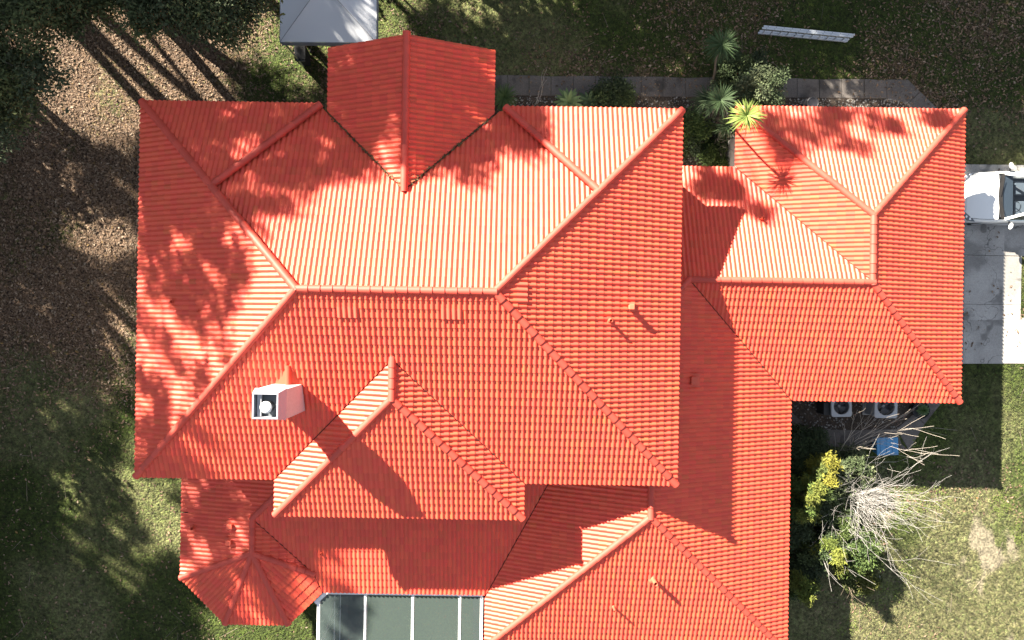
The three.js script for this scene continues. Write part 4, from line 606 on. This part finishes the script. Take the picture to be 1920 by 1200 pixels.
  for (const s of [-1, 1]) {
    mesh('pillar', bar(V(1.56, 0.95, s * 0.80), V(2.2, 1.35, s * 0.63), 0.09, 0.05), paint, t); mesh('pillar', bar(V(3.42, 1.33, s * 0.6), V(3.86, 1.0, s * 0.76), 0.16, 0.05), paint, t); mesh('roof_rail', bar(V(2.18, 1.355, s * 0.63), V(3.45, 1.34, s * 0.605), 0.07, 0.05), paint, t);
    mesh('side_window', grid([[V(1.66, 0.96, s * 0.86), V(2.22, 1.34, s * 0.645)], [V(2.7, 0.975, s * 0.865), V(2.7, 1.355, s * 0.64)], [V(3.75, 0.99, s * 0.84), V(3.4, 1.33, s * 0.615)]], () => true), glass, t);
    mesh('door', grid([[V(1.62, 0.32, s * 0.925), V(1.62, 0.8, s * 0.926)], [V(2.68, 0.3, s * 0.932), V(2.68, 0.8, s * 0.934)]], () => true), new THREE.MeshPhysicalMaterial({ color: lin(0.80, 0.81, 0.82), roughness: 0.3, clearcoat: 1, side: THREE.DoubleSide }), t);
    for (const x of [0.92, 3.72]) { const wh = mesh('wheel', new THREE.CylinderGeometry(0.33, 0.33, 0.2, 26).rotateX(Math.PI / 2).translate(x, 0.33, s * 0.80), std(0.015, 0.015, 0.016, 0.9), t); mesh('rim', new THREE.CylinderGeometry(0.21, 0.21, 0.205, 20).rotateX(Math.PI / 2).translate(x, 0.33, s * 0.802), M.metal, wh); }
  }
  mesh('interior', join([box(2.5, 0.04, 1.5, 2.6, 0.42, 0), box(0.5, 0.10, 1.46, 1.66, 0.88, 0), box(0.06, 0.4, 1.46, 1.88, 0.66, 0)]), std(0.035, 0.04, 0.05, 0.7), t);
  for (const s of [-1, 1]) mesh('seat', join([new RoundedBoxGeometry(0.5, 0.16, 0.5, 2, 0.05).translate(2.45, 0.6, s * 0.36), new RoundedBoxGeometry(0.14, 0.6, 0.5, 2, 0.05).rotateZ(-0.2).translate(2.74, 0.9, s * 0.36), new RoundedBoxGeometry(0.1, 0.18, 0.26, 2, 0.04).translate(2.82, 1.25, s * 0.36)]), std(0.12, 0.12, 0.13, 0.8), t);
  mesh('steering_wheel', new THREE.TorusGeometry(0.18, 0.018, 8, 24).rotateY(Math.PI / 2).rotateZ(-0.4).translate(2.05, 0.9, 0.36), black, t);
}

// ---------------------------------------------------------------- grass, litter, pebbles
const houseTop = (x, z) => { const c = Math.cos(-TURN), s = Math.sin(-TURN), X = x * c + z * s, Z = -x * s + z * c; return (X > -9.9 && X < 4.1 && Z > -5.4 && Z < 4.2) || (X > -4.7 && X < -1.1 && Z > -7.1 && Z < -5) || (X > 7.6 && X < 13.9 && Z > -6.4 && Z < 2.2) || (X > 4 && X < 8.5 && Z > -4.5 && Z < 12) || (X > -6.2 && X < 4.2 && Z > 4 && Z < 15) || (X > -10 && X < -6 && Z > 4 && Z < 9.3); };
const inPoly = (pts, x, z) => { let o = false; for (let i = 0, j = pts.length - 1; i < pts.length; j = i++) if ((pts[i][1] > z) !== (pts[j][1] > z) && x < (pts[j][0] - pts[i][0]) * (z - pts[i][1]) / (pts[j][1] - pts[i][1]) + pts[i][0]) o = !o; return o; };
const bare = [[[890, 141], [1702, 149], [1770, 214], [1760, 330], [1250, 330], [900, 260]], [[1660, 306], [2350, 316], [2350, 490], [1914, 483], [1913, 596], [2350, 592], [2350, 686], [1660, 682]], [[1440, 728], [1775, 735], [1735, 798], [1704, 847], [1440, 842]]].map((p) => pix(p));
const onBare = (x, z) => bare.some((p) => inPoly(p, x, z));
{
  const rng = rngOf(61), blade = (() => { const o = new Tris(); for (let k = 0; k < 4; k++) { const a = k * 1.7 + 0.3, l = 0.026 + 0.012 * (k % 2), w = 0.007, d = V(Math.cos(a), 0, Math.sin(a)), s = V(-d.z, 0, d.x), A = d.clone().multiplyScalar(0.008).addScaledVector(s, w), B = d.clone().multiplyScalar(0.008).addScaledVector(s, -w), T = d.clone().multiplyScalar(0.04).add(V(0, l, 0)), n = V(d.x * 0.5, 0.85, d.z * 0.5).normalize(); tri(o, A, B, T, n); } return o.build(); })();
  const N = 230000, im = new THREE.InstancedMesh(blade, std(1, 1, 1, 0.9, { side: THREE.DoubleSide }), N), q = new THREE.Quaternion(), m = new THREE.Matrix4(), Y = V(0, 1, 0); let i = 0, guard = 0;
  while (i < N && guard++ < N * 6) { const x = (rng() - 0.5) * 39, z = (rng() - 0.5) * 25; if (houseTop(x, z) || onBare(x, z)) continue; const L = litterAt(x, z); if (rng() < L * 1.05) continue; if (rng() < sandAt(x, z)) continue;
    const c = groundColor(x, z), k = 1.05 + rng() * 0.9, g = rng() < 0.25 ? 1.25 : 1; q.setFromAxisAngle(Y, rng() * 6.28); const s = 0.7 + rng() * 0.9; m.compose(V(x, 0, z), q, V(s, s * (0.7 + rng() * 0.6), s)); im.setMatrixAt(i, m); im.setColorAt(i++, lin(c[0] * k * 0.97, c[1] * k * 1.0 * g, c[2] * k * 0.9)); }
  im.count = i; im.name = 'grass'; im.castShadow = im.receiveShadow = true; scene.add(im); tag(im, 'thin mown grass of the lawns round the house', 'grass', null, 'stuff');
  // fallen leaves
  const lg = (() => { const o = new Tris(), P = [V(-0.032, 0.004, 0), V(0, 0.012, 0.015), V(0.032, 0.006, 0), V(0, 0.012, -0.015)]; for (const t of [[0, 1, 2], [0, 2, 3]]) tri(o, P[t[0]], P[t[1]], P[t[2]], upward(P[t[0]], P[t[1]], P[t[2]])); return o.build(); })();
  const NL = 95000, il = new THREE.InstancedMesh(lg, std(1, 1, 1, 0.85, { side: THREE.DoubleSide }), NL); i = 0; guard = 0; const cols = [[0.155, 0.10, 0.065], [0.20, 0.14, 0.092], [0.105, 0.064, 0.038], [0.26, 0.20, 0.145], [0.17, 0.105, 0.035]];
  while (i < NL && guard++ < NL * 8) { const x = (rng() - 0.5) * 39, z = (rng() - 0.5) * 25; if (houseTop(x, z)) continue; if (rng() > Math.max(0.04 * sstep(10, 2, x), litterAt(x, z)) * (onBare(x, z) ? 0.3 : 1)) continue; const c = cols[Math.floor(rng() * rng() * 5)], k = 0.6 + rng() * 0.8, s = 0.6 + Math.pow(rng(), 3) * 1.9; q.setFromEuler(new THREE.Euler((rng() - 0.5) * 0.9, rng() * 6.28, (rng() - 0.5) * 0.9)); m.compose(V(x, 0.015 + rng() * 0.02 + (onBare(x, z) ? 0.03 : 0), z), q, V(s, s, s)); il.setMatrixAt(i, m); il.setColorAt(i++, lin(c[0] * k, c[1] * k, c[2] * k)); }
  il.count = i; il.name = 'leaf_litter'; il.castShadow = il.receiveShadow = true; scene.add(il); tag(il, 'fallen brown leaves scattered over the shaded lawn', 'leaf litter', null, 'stuff');
  const tg = cyl(0.004, 0.007, 0.5, 5).rotateZ(Math.PI / 2), NT = 420, it = new THREE.InstancedMesh(tg, std(1, 1, 1, 0.9), NT); i = 0;
  while (i < NT) { const x = (rng() - 0.5) * 38, z = (rng() - 0.5) * 24; if (houseTop(x, z) || onBare(x, z) || rng() > 0.25 + litterAt(x, z)) continue; const s = 0.4 + rng() * 1.1, k = 0.5 + rng(); m.compose(V(x, 0.025, z), q.setFromEuler(new THREE.Euler(0, rng() * 6.28, (rng() - 0.5) * 0.06)), V(s, 1, 1)); it.setMatrixAt(i, m); it.setColorAt(i++, lin(0.2 * k, 0.16 * k, 0.125 * k)); }
  it.name = 'fallen_twigs'; it.castShadow = true; scene.add(it); tag(it, 'thin fallen twigs lying on the lawn', 'twigs', null, 'stuff');
  const NW_ = 420, iw = new THREE.InstancedMesh(LEAF.bush, LM, NW_); i = 0;
  while (i < NW_) { const far_ = rng() < 0.72, x = far_ ? 9 + rng() * 9.7 : (rng() - 0.5) * 37, z = far_ ? 2.5 + rng() * 9 : (rng() - 0.5) * 23; if (houseTop(x, z) || onBare(x, z) || vnoise(x * 0.9 + 8, z * 0.9 + 2) < 0.62) continue; const s = 0.5 + rng() * 0.7, k = 0.7 + rng() * 0.6; m.compose(V(x, 0.03, z), q.setFromAxisAngle(Y, rng() * 6), V(s, s * 0.5, s)); iw.setMatrixAt(i, m); iw.setColorAt(i++, lin(0.10 * k, 0.135 * k, 0.022 * k)); }
  iw.name = 'weeds'; iw.castShadow = true; scene.add(iw); tag(iw, 'bright green weeds scattered through the lawn', 'weeds', null, 'stuff');
  const pg = new THREE.IcosahedronGeometry(0.03, 0), NP = 1000, ip = new THREE.InstancedMesh(pg, std(1, 1, 1, 0.85), NP); i = 0; const zones = [[930, 180, 1290, 205], [1480, 186, 1720, 208], [1285, 205, 1385, 305], [1482, 752, 1690, 806]].map(([a, b, c, d]) => [...at(a, b, 0), ...at(c, d, 0)]);
  while (i < NP) { const zn = zones[Math.floor(rng() * 4)], x = zn[0] + rng() * (zn[2] - zn[0]), z = zn[1] + rng() * (zn[3] - zn[1]); if (vnoise(x * 1.5 + 4, z * 1.5) < rng()) continue; const k = 0.08 + rng() * 0.28; m.compose(V(x, 0.012, z), q.setFromAxisAngle(Y, rng() * 6), V(0.5 + rng(), 0.5 + rng() * 0.4, 0.5 + rng())); ip.setMatrixAt(i, m); ip.setColorAt(i++, lin(k, k * 0.94, k * 0.88)); }
  ip.name = 'pebbles'; ip.castShadow = true; scene.add(ip); tag(ip, 'pale pebbles strewn over the planting beds', 'pebbles', null, 'stuff');
}
renderer.render(scene, camera);
